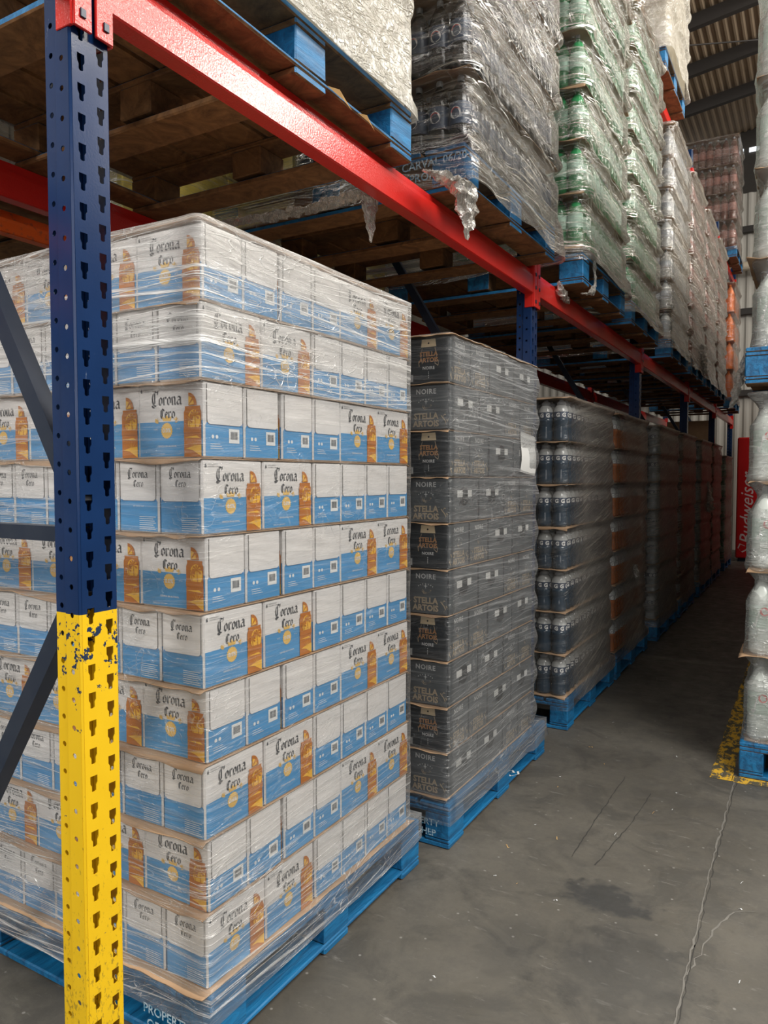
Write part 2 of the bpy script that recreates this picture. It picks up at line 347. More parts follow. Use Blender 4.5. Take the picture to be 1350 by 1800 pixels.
def logo(mb, fn, cx, cy, wid):
    s_, W = CORONA; sc = wid / W
    nib(mb, s_, 'ink_dark', fn, cx - wid / 2, cy, sc, .18)
    s2, W2 = CERO; sc2 = sc * .84
    nib(mb, s2, 'ink_dark', fn, cx - W2 * sc2 / 2 + wid * .03, cy - wid * .32, sc2, .17)

def disc(mb, cx, cy, r, k, fn, n=20, sq=1): mb.poly([(cx + r * cos(2 * pi * i / n), cy + r * sq * sin(2 * pi * i / n)) for i in range(n)], k, fn)
def rect(mb, x0, x1, y0, y1, k, fn): mb.poly([(x0, y0), (x1, y0), (x1, y1), (x0, y1)], k, fn)
def sidefns(w, d):
    # functions (x from left edge, height, lift) -> point, for the four sides
    e = .0006
    return {'f': lambda l: (lambda x, y: (x - w / 2, -d / 2 - e * l, y)),
            'r': lambda l: (lambda x, y: (w / 2 + e * l, x - d / 2, y)),
            'b': lambda l: (lambda x, y: (w / 2 - x, d / 2 + e * l, y)),
            'l': lambda l: (lambda x, y: (-w / 2 - e * l, d / 2 - x, y))}

def corona_case(w=.231, d=.147, h=.190):
    mb = MB(); mb.bevbox(-w / 2, w / 2, -d / 2, d / 2, 0, h, 'case_white', .004)
    F = sidefns(w, d); c = .004
    for side in 'fb':
        f = F[side]; bt = h * .49
        rect(mb, c, w - c, .004, bt, 'case_blue', f(1))
        X = lambda u: u * w
        Yh = lambda v: v * h
        put_text(mb, '6', X(.05), Yh(.90), .013, 'ink_dark', f(2), .0006)
        put_text(mb, 'NON-ALCOHOLIC', X(.085), Yh(.935), .0042, 'ink_dark', f(2), 0, align='LEFT')
        put_text(mb, 'LAGER BEER 6 x 330ml', X(.085), Yh(.905), .0042, 'ink_dark', f(2), 0, align='LEFT')
        logo(mb, f(2), X(.445), Yh(.715), .106)
        # crest: crown and two winged figures
        for sg in (-1, 1):
            cx = X(.445) + sg * .031
            nib(mb, [[(0, 0), (.35 * sg, .5), (.1 * sg, .9)], [(.3 * sg, .1), (.8 * sg, .7)], [(.2 * sg, .3), (-.4 * sg, .6)], [(-.1 * sg, -.2), (.6 * sg, -.1), (.9 * sg, .35)]], 'ink_sun', f(2), cx, Yh(.49), .012, .3)
        mb.poly([(X(.445) - .013, Yh(.50)), (X(.445) + .013, Yh(.50)), (X(.445) + .017, Yh(.565)), (X(.445) + .007, Yh(.535)), (X(.445), Yh(.58)), (X(.445) - .007, Yh(.535)), (X(.445) - .017, Yh(.565))], 'ink_sun', f(2))
        n = 40; mb.poly([(X(.445) + (.0215 if i % 2 else .0185) * cos(2 * pi * i / n), Yh(.37) + (.0215 if i % 2 else .0185) * sin(2 * pi * i / n)) for i in range(n)], 'ink_sun', f(2))
        put_text(mb, '0.0%', X(.445), Yh(.345), .0155, 'ink_pale', f(3), .0003)
        put_text(mb, 'CERVEZA SIN ALCOHOL', X(.445), Yh(.15), .0062, 'ink_pale', f(2), .0001)
        put_text(mb, 'PLEASE DRINK RESPONSIBLY', X(.30), Yh(.05), .0042, 'ink_pale', f(2))
        put_text(mb, 'TASTE', X(.27), Yh(.38), .005, 'ink_pale', f(2)); put_text(mb, 'VIT D', X(.62), Yh(.38), .005, 'ink_pale', f(2))
        # printed bottle with slice, palms
        bx0, bx1 = X(.71), X(.965); bm = (bx0 + bx1) / 2; hw = (bx1 - bx0) / 2
        mb.poly([(bx0, .002), (bx1, .002), (bx1, Yh(.60)), (bx1 - hw * .14, Yh(.645)), (bx1 - hw * .10, Yh(.68)), (bx0 + hw * .10, Yh(.68)), (bx0 + hw * .14, Yh(.645)), (bx0, Yh(.60))], 'ink_orange', f(3))
        qx, qy, qr = bm - hw * .45, Yh(.69), hw * .95
        mb.poly([(qx, qy)] + [(qx + qr * cos(radians(t)), qy + qr * 1.15 * sin(radians(t))) for t in range(0, 91, 15)], 'ink_orange', f(3))
        mb.poly([(qx + .001, qy + .001), (qx + qr * .7, qy + qr * .1), (qx + qr * .6, qy + qr * .5)], 'ink_yellow', f(4)); mb.poly([(qx + .001, qy + .002), (qx + qr * .45, qy + qr * .68), (qx + .001, qy + qr * .85)], 'ink_yellow', f(4))
        disc(mb, bm + hw * .18, Yh(.49), hw * .74, 'ink_yellow', f(4), 18, 1.25)
        rect(mb, bx0 + hw * .0, bx1 - hw * .0, Yh(.33), Yh(.40), 'ink_orange', f(5))
        for px, py, sc in ((bm - hw * .35, Yh(.50), .8), (bm + hw * .3, Yh(.56), 1.0)):
            r = hw * .52 * sc
            mb.poly([(px - .0008, py), (px + .0008, py), (px + hw * .1 + .001, Yh(.38)), (px + hw * .1 - .001, Yh(.38))][::-1], 'ink_orange', f(6))
            for a in (10, 55, 100, 145, 180, 215, -35):
                a = radians(a); mb.poly([(px, py), (px + r * cos(a - .22), py + r * .9 * sin(a - .22)), (px + r * cos(a) * 1.1, py + r * .9 * sin(a) - r * .12), (px + r * cos(a + .22), py + r * .9 * sin(a + .22))], 'ink_orange', f(6))
        mb.poly([(bx0, Yh(.27)), (bx1 - hw * .1, Yh(.255)), (bx1 - hw * .5, Yh(.29))], 'ink_yellow', f(4))
        mb.poly([(bx0 + hw * .2, Yh(.12)), (bx0 + hw, Yh(.10)), (bx1, .003), (bx1, Yh(.17)), (bm, Yh(.15))], 'ink_yellow', f(4))
        for a in (35, 60, 90, 115, 140):
            a = radians(a); px, py = bm + hw * .3, Yh(.13); r = hw * .9
            mb.poly([(px - .001, py), (px + .001, py), (px + r * cos(a), py + r * sin(a))], 'ink_yellow', f(5))
    for side in 'lr':
        f = F[side]; fl = h * .44
        rect(mb, c, d - c, .004, fl, 'case_blue', f(1))
        rect(mb, d * .02 + c, d * .98 - c, fl - .001, fl + h * .022, 'case_blue_flap', f(2))
        # flap with rounded lower corners and a fold line
        r = .010
        pts = [(c + .004, h - .004), (c + .004, fl + r)]
        pts += [(c + .004 + r - r * cos(radians(t)), fl + r - r * sin(radians(t))) for t in (0, 30, 60, 90)]
        pts += [(d - c - .004 - r + r * sin(radians(t)), fl + r - r * cos(radians(t))) for t in (0, 30, 60, 90)] + [(d - c - .004, h - .004)]
        mb.poly(pts, 'seam_shadow_line', f(2.5))
        mb.poly([(x + (.0011 if x < d / 2 else -.0011), y + (.0009 if y < h * .6 else 0)) for x, y in pts], 'case_white', f(4))
        if side == 'l':
            logo(mb, f(5), d * .50, h * .76, .074)
            for i in range(7): rect(mb, d * .52, d * (.93 - .03 * (i % 3)), h * (.05 + .028 * i), h * (.058 + .028 * i), 'ink_pale', f(2))
            put_text(mb, 'BEST SERVED COLD', d * .5, h * .36, .0045, 'ink_pale', f(2))
        else:
            bx, by = d * .62, h * .22
            rect(mb, bx - .002, bx + .038, by - .003, by + .034, 'label_white', f(2))
            xx = bx + .004
            rr = random.Random(3)
            while xx < bx + .031:
                ww = rr.choice((.0004, .0007, .0012)); rect(mb, xx, xx + ww, by + .007, by + .027, 'ink_dark', f(3)); xx += ww + rr.choice((.0009, .0014))
            disc(mb, d * .2, h * .28, .005, 'ink_pale', f(2), 10); disc(mb, d * .3, h * .28, .005, 'ink_pale', f(2), 10)
            for i in range(3): rect(mb, d * .14, d * (.46 - .04 * i), h * (.12 + .03 * i), h * (.127 + .03 * i), 'ink_pale', f(2))
    return mb

def noire_case(w=.300, d=.203, h=.181):
    mb = MB(); mb.bevbox(-w / 2, w / 2, -d / 2, d / 2, 0, h, 'noire_card', .004)
    F = sidefns(w, d)
    def scroll(f, x, y, s, mir, k='ink_tan'):
        nib(mb, [[(0, 0), (.4 * mir, .5), (.1 * mir, 1.1), (-.3 * mir, 1.5), (0, 2.1), (.3 * mir, 2.0)], [(.4 * mir, .5), (.7 * mir, .8), (.5 * mir, 1.2)], [(-.3 * mir, 1.5), (-.6 * mir, 1.9)]], k, f, x, y, s, .2)
    for side in 'lr':   # short side: NOIRE over the horn emblem and STELLA ARTOIS
        f = F[side]; cx = d / 2
        rect(mb, .004, d - .004, .004, h - .004, 'noire_lit_side' if side == 'r' else 'noire_card', f(1))
        put_text(mb, 'NOIRE', cx, h * .80, .028, 'ink_silver', f(2), .0006, space=1.15)
        n = 8; mb.poly([(cx + (.010 if i % 2 == 0 else .0025) * cos(pi / 2 + 2 * pi * i / n), h * .63 + (.013 if i % 2 == 0 else .0025) * sin(pi / 2 + 2 * pi * i / n)) for i in range(n)], 'ink_silver', f(2))
        nib(mb, [[(-1, .4), (-1.2, -.2), (-.6, -.9), (.3, -1.0), (1.0, -.5), (1.7, -.2)], [(-.6, .2), (-.7, -.3), (-.2, -.6), (.5, -.5), (1.5, .3)], [(1.7, -.2), (1.9, .2), (1.5, .3)]], 'ink_tan', f(2), cx, h * .53, .013, .22)
        for i in range(7):
            a = radians(150 - 20 * i); rect(mb, cx + .037 * cos(a) - .0015, cx + .037 * cos(a) + .0015, h * .56 + .020 * sin(a), h * .56 + .020 * sin(a) + .004, 'ink_silver', f(2))
        put_text(mb, 'STELLA', cx, h * .245, .034, 'ink_tan', f(2), .0013)
        put_text(mb, 'ARTOIS', cx, h * .08, .034, 'ink_tan', f(2), .0013)
        scroll(f(2), d * .12, h * .08, .022, -1); scroll(f(2), d * .90, h * .08, .022, 1)
    f = F['f']; cx = w * .70   # long side with the glass
    mb.poly([(cx - .034, h * .80), (cx + .034, h * .80), (cx + .030, h * .97), (cx - .030, h * .97)], 'foam_cream', f(2))
    disc(mb, cx, h * .88, .004, 'noire_dark', f(3), 8)
    nib(mb, [[(-1, 0), (-1.3, -1), (-1.0, -2.2)], [(1, 0), (1.3, -1), (1.0, -2.2)], [(-1, -2.2), (-1.5, -2.6), (-1.6, -1.8)], [(1, -2.2), (1.5, -2.6), (1.6, -1.8)]], 'ink_tan', f(2), cx, h * .78, .028, .10)
    put_text(mb, 'STELLA', cx, h * .60, .025, 'ink_copper', f(2), .0008); put_text(mb, 'ARTOIS', cx, h * .47, .025, 'ink_copper', f(2), .0008)
    put_text(mb, 'NOIRE', cx, h * .31, .017, 'ink_silver', f(2), .0004, space=1.1)
    for i in range(4): disc(mb, cx, h * (.25 - .04 * i), .002, 'ink_silver', f(2), 8)
    for bx in (w * .10, w * .31):
        rect(mb, bx, bx + .048, h * .05, h * .22, 'ink_grey', f(2)); rect(mb, bx + .003, bx + .045, h * .065, h * .205, 'ink_silver', f(3))
        for i in range(9): rect(mb, bx + .006 + i * .0042, bx + .0075 + i * .0042, h * .08, h * .19, 'noire_dark', f(4))
    f = F['b']; cx = w * .5    # long side with handle hole, its dark shaded inside painted on
    rect(mb, .004, w - .004, .004, h - .004, 'noire_lit_side', f(1))
    mb.poly([(cx + .047 * cos(a), h * .58 + .040 * sin(a)) for a in [2 * pi * i / 18 for i in range(18)]], 'noire_dark', f(2))
    mb.poly([(cx - .05, h * .36), (cx - .030, h * .46), (cx - .01, h * .40), (cx + .01, h * .46), (cx + .030, h * .41), (cx + .05, h * .50), (cx + .04, h * .56), (cx - .04, h * .56)], 'noire_dark', f(2))
    rect(mb, cx - .072, cx - .018, h * .56, h * .72, 'label_white', f(3)); rect(mb, cx + .036, cx + .078, h * .56, h * .72, 'label_white', f(3))
    for i in range(8): rect(mb, w * .10, w * (.45 - .02 * (i % 3)), h * (.08 + .03 * i), h * (.087 + .03 * i), 'ink_grey', f(2)); rect(mb, w * .58, w * (.92 - .03 * (i % 2)), h * (.08 + .03 * i), h * (.087 + .03 * i), 'ink_grey', f(2))
    return mb

# ------------------------------------------------------------------ wrap
def wrap(label, x0, x1, y0, y1, z0, z1, mat, prof, dense, r=.03, ds=.03, dz=.018, amp=.004, top=.18, sag=.03, group=None, droop=0, bounds=None, name='stretch_wrap', seed=0.0, pal=None):
    pts = []
    segs = [((x1 - r, y0), (-1, 0), x1 - x0 - 2 * r, (0, -1)), ]
    # perimeter, counter-clockwise from corner (x0,y0)
    per = []
    def line(ax, ay, bx, by, nx, ny):
        L = hypot(bx - ax, by - ay); n = max(2, int(L / ds))
        for i in range(n): t = i / n; per.append((ax + (bx - ax) * t, ay + (by - ay) * t, nx, ny, 0))
    def arc(cx, cy, a0):
        for i in range(6): a = radians(a0 + 15 * i); per.append((cx + r * cos(a), cy + r * sin(a), cos(a), sin(a), 1))
    line(x0 + r, y0, x1 - r, y0, 0, -1); arc(x1 - r, y0 + r, -90)
    line(x1, y0 + r, x1, y1 - r, 1, 0); arc(x1 - r, y1 - r, 0)
    line(x1 - r, y1, x0 + r, y1, 0, 1); arc(x0 + r, y1 - r, 90)
    line(x0, y1 - r, x0, y0 + r, -1, 0); arc(x0 + r, y0 + r, 180)
    n = len(per); rows = int((z1 - z0) / dz) + 1
    V = []; UV = []; D = []; acc = [0]
    for i in range(n): a = per[i]; b = per[(i + 1) % n]; acc.append(acc[-1] + hypot(a[0] - b[0], a[1] - b[1]))
    for j in range(rows + 1):
        z = z0 + (z1 - z0) * j / rows
        for i in range(n + 1):
            px, py, nx, ny, c = per[i % n]
            nz = noise.noise(Vector((px * 3.1 + seed, py * 3.1, z * 2.2))) * amp + noise.noise(Vector((px * 9, py * 9 + seed, z * 22))) * amp * .5
            if c: nz *= .3
            o = prof(z, i % n, px, py) + nz
            qx, qy = px + nx * o, py + ny * o
            if pal and z < pal[4] + .03:
                e = .007
                if nx > .3: qx = max(qx, pal[1] + e)
                if nx < -.3: qx = min(qx, pal[0] - e)
                if ny > .3: qy = max(qy, pal[3] + e)
                if ny < -.3: qy = min(qy, pal[2] - e)
            V.append((qx, qy, z + droop * noise.noise(Vector((px * 4, py * 4, seed))) * (1 if j == 0 else 0)))
            UV.append((acc[i], z)); D.append(dense(z, px, py))
    Fc = [(j * (n + 1) + i, j * (n + 1) + i + 1, (j + 1) * (n + 1) + i + 1, (j + 1) * (n + 1) + i) for j in range(rows) for i in range(n)]
    # fold over the top edge
    b0 = rows * (n + 1)
    last = b0
    for q in (1, 2, 3):
        k = top * q / 3; base = len(V)
        for i in range(n + 1):
            px, py, nx, ny, c = per[i % n]
            cx, cy = (x0 + x1) / 2, (y0 + y1) / 2
            o = prof(z1, i % n, px, py)
            bx, by = px + nx * o, py + ny * o
            ix = max(min(bx, x1 - k), x0 + k); iy = max(min(by, y1 - k), y0 + k)
            V.append((ix, iy, z1 + .004 * q + .006 * noise.noise(Vector((px * 5, py * 5, q + seed))))); UV.append((acc[i], z1 + k)); D.append(1)
        Fc += [(last + i, last + i + 1, base + i + 1, base + i) for i in range(n)]; last = base
    me = bpy.data.meshes.new(name); me.from_pydata(V, [], Fc); me.materials.append(M[mat])
    uvl = me.uv_layers.new(name='UVMap')
    flat = []
    for l in me.loops: flat += UV[l.vertex_index]
    uvl.data.foreach_set('uv', flat)
    at = me.attributes.new('dense', 'FLOAT', 'POINT'); at.data.foreach_set('value', D)
    me.polygons.foreach_set('use_smooth', [True] * len(Fc)); me.update()
    o = link(name, me); tag(o, label, 'stretch wrap', group); return o

ORD = ['topmost', 'second', 'third', 'fourth', 'fifth', 'sixth', 'seventh', 'eighth', 'ninth', 'bottom']
NUM = ['first', 'second', 'third', 'fourth', 'fifth', 'sixth', 'seventh']

def scrap(label, pts, wdt, mat='film_scrap', seed=1, name='film_scrap', cat='plastic film'):
    # crumpled hanging tail of film that follows a path of points; widths per point
    mb = MB(); n = 14; V = []; F = []
    path = []
    for (a, wa), (b, wb) in zip(zip(pts, wdt), zip(pts[1:], wdt[1:])):
        m = max(3, int((Vector(b) - Vector(a)).length / .012))
        for i in range(m): t = i / m; path.append((Vector(a).lerp(Vector(b), t), wa + (wb - wa) * t))
    path.append((Vector(pts[-1]), wdt[-1]))
    for j, (p, wd) in enumerate(path):
        for i in range(n):
            a = 2 * pi * i / n
            q = Vector((cos(a) * wd * .45, sin(a) * wd, 0))
            q *= 1 + .7 * noise.noise(Vector((a * 1.3, j * .35, seed)))
            V.append(p + q + noise.noise_vector(Vector((i * .7, j * .5, seed * 3.3))) * wd * .5)
    for j in range(len(path) - 1):
        for i in range(n): F.append((j * n + i, j * n + (i + 1) % n, (j + 1) * n + (i + 1) % n, (j + 1) * n + i))
    me = bpy.data.meshes.new(name); me.from_pydata(V, [], F); me.materials.append(M[mat])
    uvl = me.uv_layers.new(name='UVMap'); flat = []
    for l in me.loops: v = V[l.vertex_index]; flat += [v.y + v.x, v.z]
    uvl.data.foreach_set('uv', flat)
    at = me.attributes.new('dense', 'FLOAT', 'POINT'); at.data.foreach_set('value', [.6] * len(V))
    return tag(link(name, me), label, cat)
# ------------------------------------------------------------------ setting
def setting():
    mb = MB(); mb.add([(-9, -8, 0), (9, -8, 0), (9, 18, 0), (-9, 18, 0)], [(0, 1, 2, 3)], 'floor'); struct(mb.build('floor'))
    # joint and cracks cut in the slab
    def crack(pts, wd, k, name, jit=.008):
        mb = MB(); L = []
        for (a, b) in zip(pts, pts[1:]):
            n = max(2, int(hypot(b[0] - a[0], b[1] - a[1]) / .03))
            for i in range(n): t = i / n; L.append((a[0] + (b[0] - a[0]) * t + random.uniform(-jit, jit), a[1] + (b[1] - a[1]) * t))
        V = []; F = []
        for x, y in L: h = wd * random.uniform(.35, 1); V += [(x - h, y, .0012), (x + h, y, .0012)]
        F = [(2 * i, 2 * i + 1, 2 * i + 3, 2 * i + 2) for i in range(len(L) - 1)]
        mb.add(V, F, k); struct(mb.build(name))
    crack([(-.30, 4.0), (-.305, 3.1), (-.295, 2.1), (-.30, 1.2)], .0042, 'crackp', 'trim_1', .004)
    crack([(-.292, 3.98), (-.297, 3.1), (-.287, 2.1), (-.29, 1.2)], .0018, 'crack', 'trim_2', .004)
    crack([(-.142, 2.8), (-.2, 2.76), (-.255, 2.58), (-.30, 2.3)], .004, 'crackp', 'trim_3')
    crack([(-.78, 3.76), (-.79, 3.3), (-.79, 2.82)], .003, 'crack', 'trim_4', .003)
    crack([(-.63, 3.62), (-.65, 3.24), (-.70, 2.8)], .003, 'crack', 'trim_5', .003)
    crack([(-.39, 3.79), (-.63, 3.80), (-.75, 3.84)], .003, 'crack', 'trim_6', .0)
    # painted line round the right hand stacks
    mb = MB(); rr = random.Random(5)
    def strip(x0, x1, y0, y1, n, alongy):
        V = []; F = []
        for i in range(n + 1):
            t = i / n
            if alongy: y = y0 + (y1 - y0) * t; V += [(x0 + rr.uniform(-.004, .004), y, .0016), (x1 + rr.uniform(-.004, .004), y, .0016)]
            else: x = x0 + (x1 - x0) * t; V += [(x, y0 + rr.uniform(-.01, .01), .0016), (x, y1 + rr.uniform(-.003, .003), .0016)]
        F = [((2 * i, 2 * i + 1, 2 * i + 3, 2 * i + 2) if alongy else (2 * i, 2 * i + 2, 2 * i + 3, 2 * i + 1)) for i in range(n)]
        mb.add(V, F, 'line')
    strip(-.415, -.315, 3.97, 15, 200, True); strip(-.315, 3.2, 3.97, 4.05, 160, False)
    o = mb.build('trim_7'); struct(o)
    # corrugated end wall
    def corr(name, x0, x1, per, amp, fn, k, rows):
        V = []; F = []; n = int((x1 - x0) / per * 8)
        for r_ in rows:
            for i in range(n + 1):
                x = x0 + (x1 - x0) * i / n; V.append(fn(x, r_, amp * max(-.7, min(.7, 1.2 * sin(2 * pi * x / per)))))
        F = [(j * (n + 1) + i, j * (n + 1) + i + 1, (j + 1) * (n + 1) + i + 1, (j + 1) * (n + 1) + i) for j in range(len(rows) - 1) for i in range(n)]
        mb = MB(); mb.add(V, F, k, False); return struct(mb.build(name))
    corr('wall_far', -9, 4, .17, .022, lambda x, r_, a: (x, 17 + a, r_), 'wall', (0, 2.5, 5, 7.3))
    mb = MB(); mb.box(-9, 4, 17.0, 17.12, 7.3, 9.6, 'darkwall'); struct(mb.build('trim_8'))
    sl = .13
    corr('ceiling', -9, 9, .12, .018, lambda x, r_, a: (x, r_, 8.55 + sl * (x + 1.3) + a), 'roof', (3.0, 8, 13, 17.1))
    k = 9
    for y in (5.5, 6.85, 8.2, 9.55, 10.9, 12.25, 13.6, 14.95):
        mb = MB(); V = []
        for x in (-9, 9):
            z = 8.5 + sl * (x + 1.3); V += [(x, y - .05, z - .2), (x, y + .05, z - .2), (x, y + .05, z), (x, y - .05, z)]
        mb.add(V, [(0, 1, 5, 4), (1, 2, 6, 5), (2, 3, 7, 6), (3, 0, 4, 7)], 'purlin'); struct(mb.build('trim_%d' % k)); k += 1
    for x in (-4.4, -.9, 2.2):      # sag rods between the purlins
        mb = MB(); z = 8.36 + sl * (x + 1.3); mb.tube((x, 3, z), (x + .25, 17, z), .012, 'purlin', 6); struct(mb.build('trim_%d' % k)); k += 1
    mb = MB(); mb.tube((-4.5, 11, 7.95), (1.5, 14.5, 8.5), .012, 'purlin', 6); struct(mb.build('trim_%d' % k)); k += 1
    for z in (3.25, 4.9, 6.55):
        mb = MB(); mb.box(-9, 4, 16.86, 16.97, z - .07, z + .05, 'purlin'); struct(mb.build('trim_%d' % k)); k += 1
    mb = MB(); mb.tube((-9, 16.7, 5.75), (4, 16.7, 5.75), .09, 'pipe', 14); struct(mb.build('trim_%d' % k)); k += 1
    rr = random.Random(4); mb = MB(); x = -3.2
    while x < 2:
        wd = rr.uniform(.05, .26); h = .09 if wd > .15 else .03; mb.add([(x, 16.98, 8.1), (x + wd, 16.98, 8.1), (x + wd, 16.98, 8.1 + h), (x, 16.98, 8.1 + h)], [(0, 1, 2, 3)], 'gap'); x += wd + rr.uniform(.03, .12)
    struct(mb.build('window_1'))
    mb = MB(); mb.box(-9, -8.9, -2, 17, 0, 8, 'darkwall'); struct(mb.build('wall_left'))
setting()

# ------------------------------------------------------------------ racking
XR = -1.34; PITCH_H = .0612
def post_mesh():
    mb = MB(); W = .098; Dp = .085; H = 5.43; nc = int(H / PITCH_H)
    key = [(-.0092, .014), (.0092, .014), (.0092, -.002), (.0055, -.008), (.0055, -.019), (.0025, -.021), (-.0025, -.021), (-.0055, -.019), (-.0055, -.008), (-.0092, -.002)]
    circ = [(.0062 * cos(2 * pi * i / 10), .0062 * sin(2 * pi * i / 10)) for i in range(10)]
    def cells(fn, width, cols, hole, k):
        for (c0, c1, cx, off) in cols:
            zz = 0; i = 0
            edges = [0] + [off + PITCH_H * j for j in range(nc)] + [H]
            for a, b in zip(edges, edges[1:]):
                if b - a < 1e-4: continue
                outer = [(c0, a), (c1, a), (c1, b), (c0, b)]
                if abs((b - a) - PITCH_H) < 1e-6:
                    h = [(cx + px, (a + b) / 2 + py) for px, py in hole]
                    tri = geometry.tessellate_polygon([[Vector((*p, 0)) for p in outer], [Vector((*p, 0)) for p in h]])
                    pts = outer + h
                else: tri = [(0, 1, 2), (0, 2, 3)]; pts = outer
                fs = []
                for t in tri:
                    A = [pts[q] for q in t]; ar = (A[1][0] - A[0][0]) * (A[2][1] - A[0][1]) - (A[2][0] - A[0][0]) * (A[1][1] - A[0][1])
                    fs.append(tuple(t) if ar > 0 else tuple(reversed(t)))
                mb.add([fn(x, y) for x, y in pts], fs, k)
    K = 'post'
    # front face (x=0 plane) across local y 0..W
    cells(lambda x, y: (0, x, y), W, [(.004, W / 2, .026, .012), (W / 2, W - .004, W - .024, .042)], key, K)
    # near side face, with a step, and the far one
    for yy, sg in ((0, 1), (W, -1)):
        cells(lambda x, y, yy=yy: (-x, yy, y), Dp, [(.004, .046, .026, .012)], circ, K)
        cells(lambda x, y, yy=yy, sg=sg: (-x, yy + sg * .006, y), Dp, [(.050, Dp, .067, .030)], circ, K)
        for a, b, ya, yb in ((.046, .050, yy, yy + sg * .006), (-.0, .004, yy + sg * .004, yy)):
            mb.add([(-a, ya, 0), (-b, yb, 0), (-b, yb, H), (-a, ya, H)], [(0, 1, 2, 3)], K)
        mb.add([(-Dp, yy + sg * .006, 0), (-Dp, yy + sg * .03, 0), (-Dp, yy + sg * .03, H), (-Dp, yy + sg * .006, H)], [(0, 1, 2, 3)], K)
    return mb
proto_post = None; BLUE = [None]
def make_post(y, x, flip, label):
    global proto_post
    if proto_post is None:
        pm = post_mesh(); proto_post = pm.build('rack_upright')
        so = proto_post.modifiers.new('wall', 'SOLIDIFY'); so.thickness = .002; so.offset = 0
        o = proto_post
    else:
        o = proto_post.copy(); COL.objects.link(o)
        if BLUE[0] is None: BLUE[0] = proto_post.data.copy(); BLUE[0].materials[0] = M['postfar']
        o.data = BLUE[0]
    o.location = (x, y, 0)
    if flip: o.rotation_euler = (0, 0, pi); o.location = (x, y + .098, 0)
    tag(o, label, 'rack upright', 'uprights of the racking'); return o
PY = [1.026 + 2.88 * i for i in range(6)]
XB = -2.50
where = ['nearest front upright with yellow lower half and rows of keyholes', 'front upright standing just beyond the dark beer stack', 'third front upright along the aisle, behind the amber drink stack', 'fourth front upright along the aisle', 'fifth front upright, beside the orange packs', 'last front upright before the end wall']
for i, y in enumerate(PY):
    make_post(y, XR, False, 'blue ' + where[i])
    make_post(y, XB - .085, True, 'blue rear rack upright, %s frame from the camera' % NUM[i])
    if i: continue
for i, y in enumerate(PY):
    # bracing of each frame
    yc = y + .049
    segs = [((XR - .06, 1.40), (XB - .02, 2.93)), ((XR - .06, 1.38), (XB - .02, 1.37)), ((XR - .06, 1.29), (XB - .02, -.35 + .40))]
    dat = [('upper diagonal', 1.47, 3.0), ('horizontal', 1.375, 1.375), ('lower diagonal', 1.25, -.0)]
    for nm, za, zb in dat:
        if nm == 'upper diagonal': a = (XR - .05, 1.44); b = (XB, 1.44 + (XR - .05 - XB) * 1.667)
        elif nm == 'horizontal': a = (XR - .05, 1.375); b = (XB, 1.375)
        else: a = (XR - .05, 1.26); b = (XR - .05 - .80, 1.26 - .80 * 1.49)
        mb = MB(); d = Vector((b[0] - a[0], 0, b[1] - a[1])).normalized(); n = Vector((-d.z, 0, d.x)); h = .0215 if nm != 'horizontal' else .017
        P = []
        for (q, sg) in ((a, 0), (b, 0)):
            c = Vector((q[0], yc, q[1]))
            for (u, v) in ((-h, -.02), (h, -.02), (h, .02), (h * .8, .02), (h * .8, -.014), (-h * .8, -.014), (-h * .8, .02), (-h, .02)): P.append(c + n * u + Vector((0, v, 0)))
        mb.add(P, [(j, (j + 1) % 8, 8 + (j + 1) % 8, 8 + j) for j in range(8)] + [tuple(range(7, -1, -1)), tuple(range(8, 16))], 'brace')
        o = mb.build('rack_brace')
        for q in (a, b):
            bm = MB(); c = Vector((q[0] + d.x * (.03 if q is a else -.03), yc - .021, q[1] + d.z * (.03 if q is a else -.03)))
            bm.tube(c, c + Vector((0, -.007, 0)), .011, 'zinc', 6); bm.tube(c, c + Vector((0, -.014, 0)), .005, 'zinc', 8); bm.build('bolt', o)
        tag(o, 'dark steel %s brace bolted across the %s rack frame from the camera' % (nm, NUM[i]), 'rack brace')

def beam(y0, y1, x, z, front, label, mat='red', conn=True, h=.128):
    # stepped box beam; front=+1 faces the aisle
    mb = MB(); s_ = front
    prof = [(0, 0), (.004, -.004), (.05, -.004), (.05, h), (.02, h), (.02, h - .03), (.002, h - .036), (0, h - .05)]
    P = []
    for y in (y0, y1): P += [(x - s_ * a, y, z + b) for a, b in prof]
    n = len(prof); fs = [(i, (i + 1) % n, n + (i + 1) % n, n + i) for i in range(n)] + [tuple(range(n - 1, -1, -1)), tuple(range(n, 2 * n))]
    if s_ > 0: fs = [tuple(reversed(f)) for f in fs]
    mb.add(P, fs, mat); o = mb.build('rack_beam')
    if conn:
        for ye, sg in ((y0, -1), (y1, 1)):
            c = MB(); xa = x + s_ * .005
            c.bevbox(min(xa, xa - s_ * .008), max(xa, xa - s_ * .008), min(ye, ye + sg * .044), max(ye, ye + sg * .044), z - .075, z + .17, mat, .002)
            c.bevbox(min(x - s_ * .002, x - s_ * .05), max(x - s_ * .002, x - s_ * .05), ye - .004, ye + .004, z - .075, z + .17, mat, .0015)
            q = c.build('end_connector', o)
            hk = MB()
            for zz in (-.045, .03, .10): hk.bevbox(min(xa, xa + s_ * .004), max(xa, xa + s_ * .004), ye + sg * .02 - .007, ye + sg * .02 + .007, z + zz - .009, z + zz + .009, 'brace', .001)
            hk.build('hook_slot', q)
    return tag(o, label, 'rack beam')
ZB = 2.50; ZB2 = 5.04
bayn = ['first', 'second', 'third', 'fourth', 'fifth']
beam(-1.85, PY[0], XR + .012, ZB, 1, 'red front beam running out of the picture on the camera side of the nearest upright')
